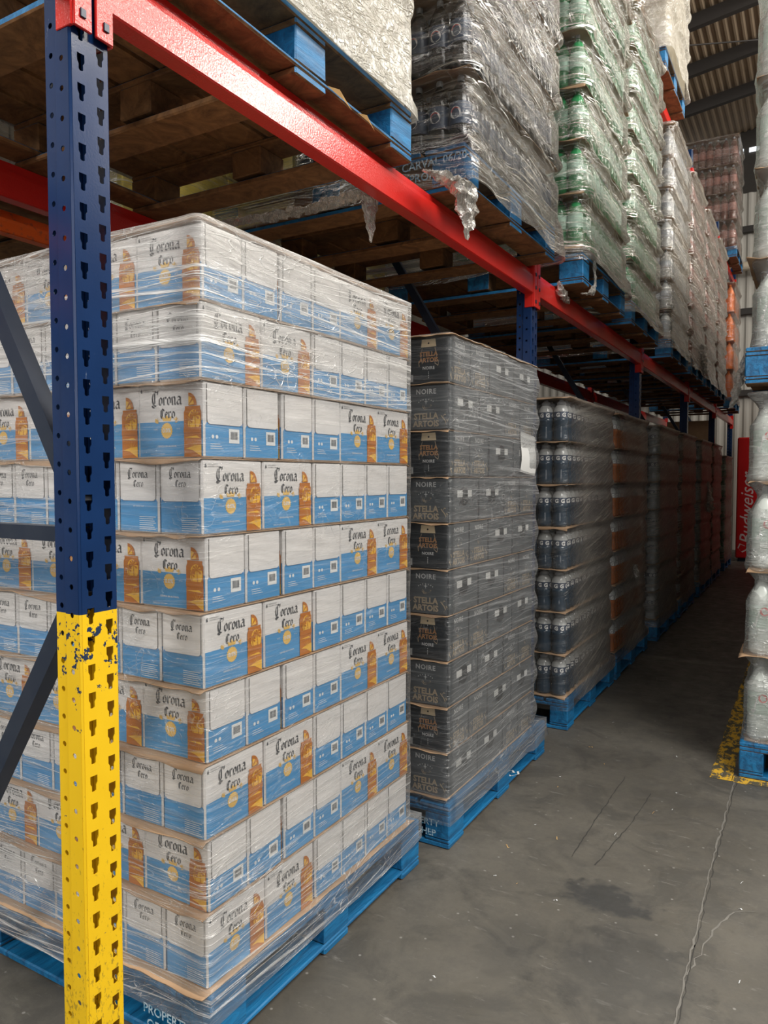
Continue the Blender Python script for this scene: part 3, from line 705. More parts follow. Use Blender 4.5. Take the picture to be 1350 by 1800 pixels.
for i in range(5):
    y0 = PY[i] + .098; y1 = PY[i + 1]
    beam(y0, y1, XR + .012, ZB, 1, 'red front beam of the lower rack level, %s bay from the camera' % bayn[i])
    beam(y0, y1, XB - .0, ZB, 1, 'red rear beam of the lower rack level, %s bay from the camera' % bayn[i])
    beam(y0, y1, XR + .012, ZB2, 1, 'red front beam of the upper rack level, %s bay from the camera' % bayn[i])
    beam(y0, y1, XB, ZB2, 1, 'red rear beam of the upper rack level, %s bay from the camera' % bayn[i], conn=False)
# rack standing back to back behind
beam(-1.0, 3.4, -2.86, 2.50, 1, 'scratched orange beam of the rack behind', 'orange_beam', False, .09)
beam(3.5, 8.0, -2.86, 2.50, 1, 'orange beam of the rack behind, farther bay', 'orange_beam', False, .09)
beam(-1.0, 3.4, -3.86, 2.50, 1, 'orange far side beam of the rack behind, near bay', 'orange_beam', False, .09)
beam(3.5, 8.0, -3.86, 2.50, 1, 'orange far side beam of the rack behind, farther bay', 'orange_beam', False, .09)
for y in (3.4, 8.0):
    for x in (-2.87, -3.87): make_post(y, x, False, 'blue upright of the rack behind, %s, %s' % ('nearer frame' if y < 4 else 'farther frame', 'near side' if x > -3 else 'far side'))

# ------------------------------------------------------------------ pallets
# block pallet, footprint 1 x 1 (scaled), local origin at the middle of its foot
PH = .178
def pallet_proto(allblue):
    root = empty('wooden_pallet'); ks = []
    def p(name, x0, x1, y0, y1, z0, z1, wob=.001, inner='wood'):
        mb = MB(); mb.bevbox(x0, x1, y0, y1, z0, z1, 'blue', .004, 'wood', wob); iw = mb.mat('wood')
        for q, fc in enumerate(mb.f):      # only the outside faces are painted
            c = [sum(mb.v[i][a] for i in fc) / len(fc) for a in (0, 1, 2)]
            n = Vector((0, 0, 0)); o_ = Vector(mb.v[fc[0]])
            for k1, k2 in zip(fc[1:], fc[2:]): n += (Vector(mb.v[k1]) - o_).cross(Vector(mb.v[k2]) - o_)
            n.normalize()
            if allblue and n.z > -.3: continue
            if abs(n.z) < .6 and max(abs(c[0]), abs(c[1])) < .493 or n.z < -.3: mb.mi[q] = iw if inner == 'wood' or n.z < -.3 else mb.mi[q]
        ks.append(mb.build(name, root))
    for y in (-.5, -.06, .38): p('bottom_board', -.5, .5, y, y + .12, 0.001, .022)
    for x in (-.5, .39): p('bottom_board', x, x + .11, -.5, .5, .0225, .036)
    for y in (-.5, -.06, .38):
        for x in (-.5, -.06, .39): p('block', x, x + .11, y, y + .12, .0365, .136, inner='blue' if x > .3 else 'wood')
    for y in (-.5, -.06, .38): p('stringer_board', -.5, .5, y, y + .12, .1365, .156)
    n = 7
    for i in range(n):
        x = -.5 + i * (1.0 / n) + (.008 if i else 0); p('deck_board', x, -.5 + (i + 1) * (1.0 / n) - (.008 if i < n - 1 else 0), -.5, .5, .1565, PH)
    kids(root, ks); return root
PAL = [pallet_proto(False), pallet_proto(True)]; PAL_used = [False, False]
def pallet(x1, dep, y0, y1, z, label, group=None):
    q = 1 if z < .1 else 0; o = PAL[q] if not PAL_used[q] else copy_tree(PAL[q]); PAL_used[q] = True
    o.location = (x1 - dep / 2, (y0 + y1) / 2, z); o.scale = (dep, y1 - y0, 1)
    global LASTP; LASTP = (x1 - dep, x1, y0, y1, z + PH)
    return tag(o, label, 'pallet', group)
def stencil(par, lines, x, y, z, size, face='y'):
    inv = par.matrix_basis.inverted()
    for i, t in enumerate(lines):
        mb = MB(); put_text(mb, t, 0, -i * size * 1.1, size, 'stencil', (lambda a, b: tuple(inv @ Vector((x + a, y - .0015, z + b)))), .0006)
        o = mb.build('stencil_lettering', par); o['label'] = 'pale stencilled letters on the end block'

# ------------------------------------------------------------------ slip sheets
def sheet(x0, x1, y0, y1, z, label, over=.018, seed=0, droop=.012, group=None, wave=.010, oa=None):
    oa = over if oa is None else oa
    def axis(a, b, oa_, ob):
        m = 40; L = [a - oa_, a - oa_ * .5] if oa_ > .0005 else []
        L += [a + (b - a) * i / m for i in range(m + 1)]
        return L + ([b + ob * .5, b + ob] if ob > .0005 else [])
    X = axis(x0, x1, over, oa); Y = axis(y0, y1, over, over); V = []; F = []
    for y in Y:
        for x in X:
            d = max(x0 - x, x - x1, y0 - y, y - y1, 0); out = min(1, d / max(over, .001))
            nn = noise.noise(Vector((x * 4 + seed, y * 4, seed * 2.1)))
            zz = z - out * (droop * (.4 + nn)) - out * wave * noise.noise(Vector((x * 14, y * 14, seed)))
            q = out * .25 * over * nn
            V.append((x + (q if x > x1 or x < x0 else 0), y + (q if y < y0 or y > y1 else 0), zz))
    n = len(X)
    F = [(j * n + i, j * n + i + 1, (j + 1) * n + i + 1, (j + 1) * n + i) for j in range(len(Y) - 1) for i in range(n - 1)]
    mb = MB(); mb.add(V, F, 'card', True); o = mb.build('cardboard_sheet')
    so = o.modifiers.new('thick', 'SOLIDIFY'); so.thickness = .0024; so.offset = 0
    return tag(o, label, 'cardboard sheet', group)

# ------------------------------------------------------------------ the white case stack
class Proto:
    def __init__(s, o): s.o = o; s.used = False
    def get(s):
        if s.used: return copy_tree(s.o)
        s.used = True; return s.o
CC = Proto(corona_case().build('beer_case')); NC = Proto(noire_case().build('beer_case'))
def put(pr, x, y, z, rz, label, cat, group=None, jit=.0012):
    o = pr.get(); o.location = (x + random.uniform(-jit, jit), y + random.uniform(-jit, jit), z); o.rotation_euler = (0, 0, rz + random.uniform(-.006, .006))
    return tag(o, label, cat, group)
def corona_stack():
    X1 = -1.312; Y0 = 1.362; w, d, H = .235, .151, .195; z0 = .186
    p = pallet(-1.29, 1.0, 1.352, 2.50, 0, 'blue block pallet under the tall stack of white and blue cases')
    stencil(p, ['PROPERTY', 'OF CHEP'], -1.45, 1.352, .060, .036)
    for k in range(10):
        z = z0 + k * H; ln = ORD[9 - k] + (' layer' if k != 9 else ' layer')
        A = (k % 2 == 0)      # bottom layer: long fronts at the aisle corner
        sheet(X1 - .915, X1, Y0, Y0 + 1.078, z - .0025, 'brown cardboard sheet under the %s of the white case stack' % ln, seed=k * 1.7, over=.014 if k else .03, oa=.001 if k else .012, droop=.014 if k else .006)
        loc = 'white and blue case, %s, tall white stack, ' % ln.replace('layer', 'layer down' if k != 9 and k else 'layer')
        if A:
            for i in range(6): put(CC, X1 - d / 2 - i * d, Y0 + w / 2, z, pi / 2, loc + ('at the aisle corner' if i == 0 else '%s from corner on camera side' % NUM[i]), 'beer case', 'white beer cases')
            put(CC, X1 - d / 2, Y0 + 1.5 * w + .002, z, pi / 2, loc + 'second from corner along aisle', 'beer case', 'white beer cases')
            for i in range(4): put(CC, X1 - w / 2, Y0 + 2 * w + .006 + d / 2 + i * d, z, 0, loc + '%s from corner along aisle' % NUM[i + 2], 'beer case', 'white beer cases')
        else:
            for i in range(4): put(CC, X1 - w / 2 - i * (w - .004) + (.0), Y0 + d / 2 + .012, z, 0, loc + ('at the aisle corner' if i == 0 else '%s from corner on camera side' % NUM[i]), 'beer case', 'white beer cases')
            yy = Y0 + .012 + d
            for i in range(3): g = .0 if i == 0 else .010; yy += g if i == 1 else 0; put(CC, X1 - w / 2, yy + d / 2, z, 0, loc + '%s from corner along aisle' % NUM[i + 1], 'beer case', 'white beer cases'); yy += d
            for i in range(2): put(CC, X1 - d / 2, yy + w / 2, z, pi / 2, loc + '%s from corner along aisle' % NUM[i + 4], 'beer case', 'white beer cases'); yy += w - .008
    zt = z0 + 10 * H
    sheet(X1 - .915, X1, Y0, Y0 + 1.078, zt + .001, 'cardboard sheet lying on top of the white case stack', seed=31, over=.0, droop=.0)
    def prof(z, i, px, py):
        f = .014
        if z < .2: f += (.2 - z) * .22
        if px > -1.35:   # far bottom flare toward pallet corner
            f += .0
        t = ((z - z0) / H) % 1
        return f + .006 * abs(t - .5)
    def dense(z, px, py):
        if z > 1.74: v = (1.7 if z > 1.95 and px > -1.32 else 1.25) + .25 * noise.noise(Vector((px * 4, py * 4, z * 3)))
        elif z > .58: v = .05 + max(0, .22 * noise.noise(Vector((px * 3, py * 3, z * 4))))
        else: v = .20 + (.58 - z) * 1.3
        if px < -1.70: v += .35
        if py < 1.5 and z < 1.74: v += .12
        return max(0.02, min(1.9, v))
    wrap('clear stretch film wound round the tall stack of white and blue cases', X1 - .93, X1, Y0 - .0, Y0 + 1.08, .105, zt + .006, 'film_light', prof, dense, r=.012, dz=.014, amp=.006, seed=3.1, pal=LASTP)
    # long fold lines of film at the foot of the stack
corona_stack()

def noire_stack():
    X1 = -1.25; Y0 = 2.672; w, d, H = .305, .207, .1865; z0 = .2
    p = pallet(-1.235, 1.0, 2.655, 3.885, 0, 'blue block pallet under the dark grey beer case stack')
    stencil(p, ['PROPERTY', 'OF CHEP'], -1.37, 2.655, .085, .038)
    mb = MB(); nib(mb, [[(0, 0), (.5, .9), (.9, .5), (.3, .1), (.9, -.3), (1.4, .4), (1.1, .9)]], 'ink_pale', lambda a, b: (a, b, .0372), .485 - .045, .12, .05, .2)
    q = mb.build('chalk_mark', p); q['label'] = 'white scrawled mark on the base board'
    for k in range(10):
        z = z0 + k * H; ln = ORD[9 - k] + ' layer'; A = (k % 2 == 0)
        sheet(X1 - 1.0, X1, Y0, Y0 + 1.03, z - .0025, 'brown cardboard sheet under the %s of the dark case stack' % ln, seed=50 + k * 1.3, over=.010, droop=.006, oa=.0)
        loc = 'dark grey beer case, %s, dark stack, ' % ln.replace('layer', 'layer down' if k != 9 and k else 'layer')
        if A:
            for i in range(3): put(NC, X1 - d / 2 - i * d, Y0 + w / 2, z, -pi / 2, loc + ('at the aisle corner' if i == 0 else '%s from corner on camera side' % NUM[i]), 'beer case', 'dark beer cases')
            put(NC, X1 - d / 2, Y0 + 1.5 * w + .003, z, -pi / 2, loc + 'second from corner along aisle', 'beer case', 'dark beer cases')
            for i in range(2): put(NC, X1 - w / 2, Y0 + 2 * w + .006 + d / 2 + i * d, z, 0, loc + '%s from corner along aisle' % NUM[i + 2], 'beer case', 'dark beer cases')
        else:
            for i in range(3): put(NC, X1 - w / 2 - i * w, Y0 + d / 2, z, 0, loc + ('at the aisle corner' if i == 0 else '%s from corner on camera side' % NUM[i]), 'beer case', 'dark beer cases')
            put(NC, X1 - w / 2, Y0 + 1.5 * d + .004, z, 0, loc + 'second from corner along aisle', 'beer case', 'dark beer cases')
            for i in range(2): put(NC, X1 - d / 2, Y0 + 2 * d + .006 + w / 2 + i * w, z, -pi / 2, loc + '%s from corner along aisle' % NUM[i + 2], 'beer case', 'dark beer cases')
    zt = z0 + 10 * H
    sheet(X1 - 1.0, X1, Y0, Y0 + 1.03, zt + .004, 'curling brown cardboard lid on the dark case stack', seed=77, over=.014, droop=.004)
    mb = MB(); V = []; n = 10
    for j in range(n + 1):
        for i in range(n + 1):
            u = i / n; v = j / n; V.append((X1 + .0085 + .006 * sin(v * 5), Y0 + .80 + .22 * u + .02 * v, 1.53 + .20 * v - .02 * u))
    mb.add(V, [(j * (n + 1) + i, j * (n + 1) + i + 1, (j + 1) * (n + 1) + i + 1, (j + 1) * (n + 1) + i) for j in range(n) for i in range(n)], 'label_white', True)
    tag(mb.build('paper_sheet'), 'white paper sheet tucked under the film near the far top corner of the dark stack', 'paper sheet')
    def prof(z, i, px, py):
        f = .010
        if z < .22: f += (.22 - z) * .12
        if py > 3.6: f += max(0, .022 * sin((z - .2) / H * pi) ** 2 - .006)
        return f
    def dense(z, px, py):
        v = .95 if z > 1.66 else .58
        if py < 2.70: v = .18 if z > 1.7 else .0
        if z < .65: v += (.65 - z) * .9
        return max(.03, min(1.3, v + .25 * noise.noise(Vector((px * 4, py * 4, z * 4)))))
    wrap('clear stretch film wound round the dark grey case stack', X1 - 1.0, X1, Y0, Y0 + 1.05, .10, zt + .008, 'film_dark_load', prof, dense, r=.014, dz=.016, amp=.006, seed=8.7, pal=LASTP)
noire_stack()

# ------------------------------------------------------------------ bottles
def wrapfn(r, z0, rot):
    # flat lettering bent round the bottle
    def f(x, y): a = rot + x / r; return (r * cos(a), r * sin(a), z0 + y)
    return f
def bottle_mesh(kind, liquid, H, r):
    mb = MB(); s_ = H
    if kind == 'sport':
        mb.lathe([(r * .8, 0), (r * .96, .02 * s_), (r, .07 * s_), (r * .97, .22 * s_), (r * .84, .33 * s_), (r * .86, .38 * s_), (r, .48 * s_), (r, .56 * s_)], 18, liquid, caps=True)
        mb.lathe([(r * 1.01, .56 * s_), (r * 1.01, .70 * s_)], 18, 'label_navy' if liquid != 'drink_amber' else 'label_grey', caps=False)
        mb.lathe([(r, .70 * s_), (r * .93, .77 * s_), (r * .72, .84 * s_), (r * .55, .87 * s_)], 18, 'bottle_clear', caps=False)
        mb.lathe([(r * .60, .865 * s_), (r * .60, .93 * s_), (r * .5, .95 * s_), (r * .30, .96 * s_), (r * .27, 1.0 * s_)], 14, 'cap_grey')
        for rot in (-pi / 2, 0, -pi / 4):
            f = wrapfn(r * 1.03, .58 * s_, rot); put_text(mb, 'G', 0, 0, .10 * s_ * 1.3, 'label_white', f, .0016, sx=1.0)
    elif kind == 'soda':
        mb.lathe([(r * .7, 0), (r * .93, .02 * s_), (r, .08 * s_), (r, .26 * s_), (r * .96, .30 * s_), (r, .34 * s_)], 20, liquid, rmod=lambda a, z: 1 - (.05 * max(0, cos(a * 5)) if z < .03 * s_ else 0))
        mb.lathe([(r * 1.008, .34 * s_), (r * 1.008, .62 * s_)], 20, {'frost_bottle': 'label_pale_green', 'drink_green': 'label_green', 'drink_black': 'label_navy', 'drink_orange': 'drink_orange', 'drink_rose': 'label_rose' if H > .26 else 'label_grey', 'bottle_clear': 'can_silver'}.get(liquid, 'label_white'), caps=False)
        mb.lathe([(r, .62 * s_), (r * .98, .68 * s_), (r * .82, .78 * s_), (r * .5, .87 * s_), (r * .28, .91 * s_), (r * .26, .93 * s_)], 20, liquid, caps=False)
        mb.lathe([(r * .29, .925 * s_), (r * .29, .99 * s_), (r * .25, 1.0 * s_)], 12, 'cap_grey' if liquid != 'drink_orange' else 'cap_orange')
        if liquid == 'frost_bottle':
            for rot in (-pi / 2, -pi / 2 - 2.1, -pi / 2 + 2.1):
                f = wrapfn(r * 1.02, .36 * s_, rot); put_text(mb, '7', -.012, 0, .30 * s_, 'label_white', f, .003)
                g = wrapfn(r * 1.026, .36 * s_, rot); disc(mb, .024, .075, .022, 'label_red', g, 16)
                h = wrapfn(r * 1.03, .36 * s_, rot); put_text(mb, 'UP', .024, .067, .022, 'label_white', h, .0006)
        if liquid == 'drink_black':
            f = wrapfn(r * 1.02, .48 * s_, -pi / 2); disc(mb, 0, 0, .024, 'label_white', f, 16)
            g = wrapfn(r * 1.026, .48 * s_, -pi / 2)
            mb.poly([(.021 * cos(a), .004 + .016 * sin(a)) for a in [pi * i / 8 for i in range(9)]], 'label_red', g)
            mb.poly([(.021 * cos(a), -.005 + .014 * sin(a)) for a in [pi + pi * i / 8 for i in range(9)]], 'label_navy', g)
    return mb
def pack_proto(kind, liquid, H, r, nx, ny, parts, name=None):
    name = name or {'drink_black': 'cola_pack', 'frost_bottle': 'lemonade_pack', 'drink_green': 'green_soda_pack', 'drink_rose': 'rose_soda_pack', 'drink_orange': 'orange_soda_pack', 'bottle_clear': 'tonic_pack'}.get(liquid, 'sports_drink_pack')
    src = bottle_mesh(kind, liquid, H, r); root = empty(name); ks = []; p = 2 * r + .001
    if parts:
        me = None
        for i in range(nx):
            for j in range(ny):
                if me is None:
                    capk = [q for q, m in enumerate(src.mats) if m in (M['cap_grey'], M['cap_orange']) and m != M.get(liquid)]
                    cp = MB(); cp.v = src.v; cp.mats = src.mats
                    bd_ = MB(); bd_.v = src.v; bd_.mats = src.mats
                    for fc, mi, sm in zip(src.f, src.mi, src.sm):
                        d_ = cp if mi in capk else bd_; d_.f.append(fc); d_.mi.append(mi); d_.sm.append(sm)
                    used = sorted({q for fc in cp.f for q in fc}); mp_ = {q: k for k, q in enumerate(used)}
                    cp.v = [src.v[q] for q in used]; cp.f = [[mp_[q] for q in fc] for fc in cp.f]
                    used = sorted({q for fc in bd_.f for q in fc}); mp_ = {q: k for k, q in enumerate(used)}
                    bd_.v = [src.v[q] for q in used]; bd_.f = [[mp_[q] for q in fc] for fc in bd_.f]
                    b = bd_.build('bottle', root); me = b.data; cc = cp.build('cap', b); cme = cc.data
                else: b = link('bottle', me, root); cc = link('cap', cme, b)
                kids(b, [cc])
                b.location = ((i - (nx - 1) / 2) * p, (j - (ny - 1) / 2) * p, 0); b.rotation_euler = (0, 0, random.uniform(-.25, .25)); ks.append(b)
        kids(root, ks); return Proto(root), nx * p, ny * p
    big = MB()
    for i in range(nx):
        for j in range(ny):
            b = len(big.v); ox, oy = (i - (nx - 1) / 2) * p, (j - (ny - 1) / 2) * p
            big.v += [(x + ox, y + oy, z) for x, y, z in src.v]; big.f += [[q + b for q in f] for f in src.f]; big.mi += src.mi; big.sm += src.sm
    big.mats = src.mats; bpy.data.objects.remove(root)
    return Proto(big.build(name)), nx * p, ny * p

def saw(bounds, out=.012, pinch=.022, box=None, side=.5, base=.006):
    def prof(z, i, px, py):
        k = 1
        if box: near = max(0, 1 - (py - box[0]) / .16, 1 - (box[1] - py) / .10); k = side + (1 - side) * min(1, near)
        for a, b in zip(bounds, bounds[1:]):
            if a <= z < b:
                t = (z - a) / (b - a)
                if t < .14: return base + out * k * (1 - t / .14)
                if t < .62: return base
                return base - pinch * k * sin((t - .62) / .38 * pi) * .8 + max(0, min(1, (t - .86) / .07)) * out * k
        return base + out * k + ((bounds[0] - z) * .12 if z < bounds[0] else 0)
    return prof
def bottle_load(desc, pr, pw, pd_, hl, x1, y0, nx_side, ny_aisle, z0, nl, what, film_k, dens, over=.010, pinch=.02, out=.012, seed=0., depth=None, sheets=True, amp=.006, dr=.012, r=.035, cut=.07, tops=.03, droop=.02):
    # packs stand along the aisle side; a few more along the side that faces the camera
    Ly = ny_aisle * pd_ + .004; dep = depth or nx_side * pw
    for k in range(nl):
        z = z0 + k * hl; ln = 'bottom layer' if k == 0 else ('topmost layer' if k == nl - 1 else '%s layer up' % NUM[k])
        if sheets: sheet(x1 - dep, x1, y0, y0 + Ly, z - .0025, 'brown cardboard tray sheet, %s, %s' % (ln, desc), seed=seed + k * 2.3, over=over, droop=dr, oa=over * .4)
        for j in range(ny_aisle): put(pr, x1 - pw / 2 - .004, y0 + pd_ * (j + .5), z, 0, '%s pack, %s, %s along aisle, %s' % (what, ln, NUM[j], desc), 'drinks pack', 'packs of the ' + desc, .003)
        for i in range(1, nx_side): put(pr, x1 - pw * (i + .5) - .004, y0 + pd_ * .5, z, 0, '%s pack, %s, %s from aisle near side, %s' % (what, ln, NUM[i], desc), 'drinks pack', 'packs of the ' + desc, .003)
    b = [z0 + hl * k for k in range(nl + 1)]
    zt = b[-1]
    if sheets: sheet(x1 - dep, x1, y0, y0 + Ly, zt + .001, 'cardboard lid sheet on top of the %s' % desc, seed=seed + 40, over=over, droop=dr)
    df = dens if callable(dens) else (lambda z, px, py: dens + .2 * noise.noise(Vector((px * 4, py * 4, z * 4))))
    wrap('stretch film wound round the %s' % desc, x1 - dep, x1, y0, y0 + Ly, z0 - cut, zt + .006, film_k, saw(b, max(out, over * 1.15), pinch, (y0, y0 + Ly), base=.008 + amp * 1.4), df, r=r, dz=.02 if y0 < 7 else .03, ds=.03 if y0 < 7 else .06, amp=amp, seed=seed, droop=droop, pal=LASTP)
    return Ly

SP = lambda liq, parts, ny=4, nx=3: pack_proto('sport', liq, .246, .0455, nx, ny, parts)
g1 = SP('drink_blue', True); g2 = SP('drink_amber', True)
def clear_corner(yc):
    return lambda z, px, py: .06 + min(1, max(0, (py - yc) / .32)) * (.9 + .3 * noise.noise(Vector((py * 3, z * 3, 1))))
gd = clear_corner(4.36)
pallet(-1.225, 1.0, 4.285, 5.47, 0, 'blue block pallet under the dark sports drink stack')
bottle_load('dark sports drink stack', *g1, .2535, -1.25, 4.30, 2, 3, .196, 7, 'dark blue bottle', 'film_bottle', gd, over=.014, seed=1.)
od = clear_corner(5.66)
pallet(-1.225, 1.0, 5.55, 6.74, 0, 'blue block pallet under the amber sports drink stack')
bottle_load('amber sports drink stack', *g2, .2535, -1.25, 5.57, 2, 3, .2, 7, 'amber bottle', 'film_bottle', od, over=.014, seed=2.)
far1 = SP('drink_clear', False); far2 = pack_proto('soda', 'drink_rose', .246, .0455, 3, 4, False); far3 = SP('drink_clear', False)
fd = lambda z, px, py: .7 + .25 * noise.noise(Vector((px * 4, py * 3, z * 3)))
for (nm, what, pr, y0, zt) in (('clear stack beyond third upright', 'clear bottle', far1, 7.08, 7), ('reddish stack beyond third upright', 'reddish bottle', far2, 8.40, 7), ('clear stack beyond fourth upright', 'clear bottle', far3, 9.98, 7), ('reddish stack beyond fourth upright', 'reddish bottle', far2, 11.25, 7)):
    pallet(-1.2, 1.0, y0 - .02, y0 + 1.12, 0, 'blue block pallet under the ' + nm)
    bottle_load(nm, *pr, .2535, -1.22, y0, 2, 3, .2, zt, what, 'film_bottle', fd, over=.012, seed=y0)
far5 = pack_proto('soda', 'drink_green', .32, .0455, 3, 4, False)
pallet(-1.2, 1.0, 12.98, 14.1, 0, 'blue block pallet under the green drink stack by the last bay')
bottle_load('green stack in last bay', *far5, .33, -1.22, 13.0, 2, 3, .2, 5, 'green bottle', 'film_bottle', fd, seed=13)

# ------------------------------------------------------------------ loads on the lower rack level
ZL = ZB + .130
def carton_load(desc, x1, dep, y0, Ly, z0, nl, h, mat, film_k, dens, seed, ny=3, nx=3, kind='carton', amp=.01, out=.012, pinch=.004, r=.03, word_=''):
    cw = dep / nx; cl = Ly / ny
    mb = MB(); mb.bevbox(-cw / 2 + .001, cw / 2 - .001, -cl / 2 + .001, cl / 2 - .001, 0, h - .004, mat, .006)
    rect_ = lambda x, y: (cw / 2 - .0003, x, y)
    rect(mb, -cl / 2 + .01, cl / 2 - .01, h * .48, h * .485, 'seam_shadow_line', lambda x, y: (cw / 2, x, y))
    pr = Proto(mb.build(kind))
    for k in range(nl):
        z = z0 + k * h; ln = 'bottom layer' if k == 0 else ('topmost layer' if k == nl - 1 else '%s layer up' % NUM[k])
        for j in range(ny): put(pr, x1 - cw / 2 - .004, y0 + cl * (j + .5), z, 0, 'carton, %s, %s along aisle, %s' % (ln, NUM[j], desc), 'carton', 'cartons of the ' + desc, .002)
        for i in range(1, nx): put(pr, x1 - cw * (i + .5) - .004, y0 + cl * .5, z, 0, 'carton, %s, %s from aisle near side, %s' % (ln, NUM[i], desc), 'carton', 'cartons of the ' + desc, .002)
    b = [z0 + h * k for k in range(nl + 1)]
    df = (lambda z, px, py: dens + .3 * noise.noise(Vector((px * 4, py * 4, z * 4))))
    wrap('stretch film wound round the %s' % desc, x1 - dep, x1, y0, y0 + Ly, z0 - .03, b[-1] + .004, film_k, saw(b, out, pinch, base=.008 + amp * 1.4), df, r=r, dz=.02, amp=amp, seed=seed, droop=.006, pal=LASTP)

pallet(-1.275, 1.28, 1.17, 2.40, ZL, 'blue pallet with bare wooden underside on the rack above the white case stack')
carton_load('cream load above white cases', -1.285, 1.15, 1.18, 1.20, ZL + PH + .002, 5, .36, 'cream_carton', 'film_cream', .75, 11., amp=.014, out=.010)
# splinters on its broken bottom board
mb = MB()
for (ya, yb, z, t) in ((1.86, 1.99, .030, .010), (2.03, 2.13, .022, .008)):
    mb.add([(-1.271, ya, ZL + z), (-1.262, (ya * .6 + yb * .4), ZL + z + t), (-1.268, yb, ZL + z - .018), (-1.264, ya * .4 + yb * .6, ZL + z - t)], [(0, 3, 1), (3, 2, 1), (0, 1, 2, 3)], 'palewood')
tag(mb.build('wood_splinters'), 'pale torn splinters on the board edge of the pallet above the white cases', 'splinters')
bk = pack_proto('soda', 'drink_black', .31, .047, 3, 3, True)
pb = pallet(-1.20, 1.30, 2.70, 3.86, ZL, 'blue pallet under the black drink load on the rack above the dark cases')
stencil(pb, ['CARVAL 06/20', 'PROPERTY'], -1.335, 2.70, ZL + .112, .046)
def bd(z, px, py): return .02 if py < 2.78 else .55 + .3 * noise.noise(Vector((py * 3, z * 3, 1)))
bottle_load('black load on rack', *bk, .32, -1.215, 2.76, 3, 4, ZL + PH + .003, 6, 'black bottle', 'film_upper', bd, over=.022, pinch=.045, out=.03, seed=21., amp=.014, dr=.02, r=.05, cut=.16)
gr = pack_proto('soda', 'drink_green', .30, .045, 3, 3, True)
pallet(-1.18, 1.30, 4.34, 5.44, ZL, 'blue pallet under the first green drink load on the rack')
def ud(z, px, py): return .75 + .3 * noise.noise(Vector((py * 3, z * 3, px)))
bottle_load('first green load on rack', *gr, .305, -1.20, 4.37, 3, 4, ZL + PH + .06, 6, 'green bottle', 'film_upper', lambda z, px, py: .35 + .25 * noise.noise(Vector((px * 5, z * 5, 2))) if py < 4.42 else ud(z, px, py), over=.03, pinch=.06, out=.04, seed=23., amp=.016, dr=.03, r=.06, cut=.10)
gr2 = pack_proto('soda', 'drink_green', .30, .045, 3, 3, False)
pallet(-1.18, 1.30, 5.66, 6.76, ZL, 'blue pallet under the second green drink load on the rack')
bottle_load('second green load on rack', *gr2, .305, -1.20, 5.68, 3, 4, ZL + PH + .003, 7, 'green bottle', 'film_upper', ud, over=.03, pinch=.055, out=.035, seed=25., amp=.016, dr=.03, r=.05, cut=.10)
si = pack_proto('soda', 'bottle_clear', .27, .045, 3, 3, False); ro = pack_proto('soda', 'drink_rose', .27, .045, 3, 3, False)
for (nm, what, pr, y0, nl) in (('silver load on rack', 'silver bottle', si, 7.42, 7), ('pale rose load on rack', 'rose bottle', ro, 8.72, 7), ('rose load, fourth bay', 'rose bottle', ro, 10.0, 7), ('second rose load, bay four', 'rose bottle', ro, 11.28, 7)):
    pallet(-1.18, 1.30, y0 - .02, y0 + 1.10, ZL, 'blue pallet under the ' + nm)
    bottle_load(nm, *pr, .283, -1.2, y0, 3, 4, ZL + PH + .003, nl, what, 'film_upper', (lambda z, px, py, y0=y0: .22 if py < y0 + .06 else .75) , over=.02, pinch=.035, out=.02, seed=y0, amp=.012, r=.05, cut=.1)
orr = pack_proto('soda', 'drink_orange', .44, .06, 3, 3, False)
pallet(-1.15, 1.30, 13.28, 14.46, ZL, 'blue pallet under the bright orange drink load')
bottle_load('bright orange drink load', *orr, .46, -1.17, 13.3, 3, 3, ZL + PH + .003, 4, 'orange bottle', 'film_upper', lambda z, px, py: .12 if py < 13.36 else .6, over=.02, pinch=.03, out=.02, seed=33, r=.05)
# upper rack level
ZU = ZB2 + .130
pallet(-1.22, 1.28, 7.10, 8.25, ZU, 'blue pallet with rusty brown underside high on the upper rack level')
carton_load('cream load on upper rack', -1.22, 1.15, 7.12, 1.12, ZU + PH + .003, 5, .40, 'cream_carton', 'film_cream', .6, 41., amp=.02, out=.02, pinch=.02)
rs = pack_proto('soda', 'drink_rose', .44, .06, 3, 3, False)
pallet(-1.18, 1.30, 13.70, 14.9, ZU, 'blue pallet under the rose drink load at the far end of the upper rack level')
bottle_load('upper level rose load', *rs, .455, -1.2, 13.72, 3, 3, ZU + PH + .003, 4, 'rose bottle', 'film_upper', lambda z, px, py: .15 if py < 13.8 else .5, over=.02, pinch=.03, out=.02, seed=43, r=.05)

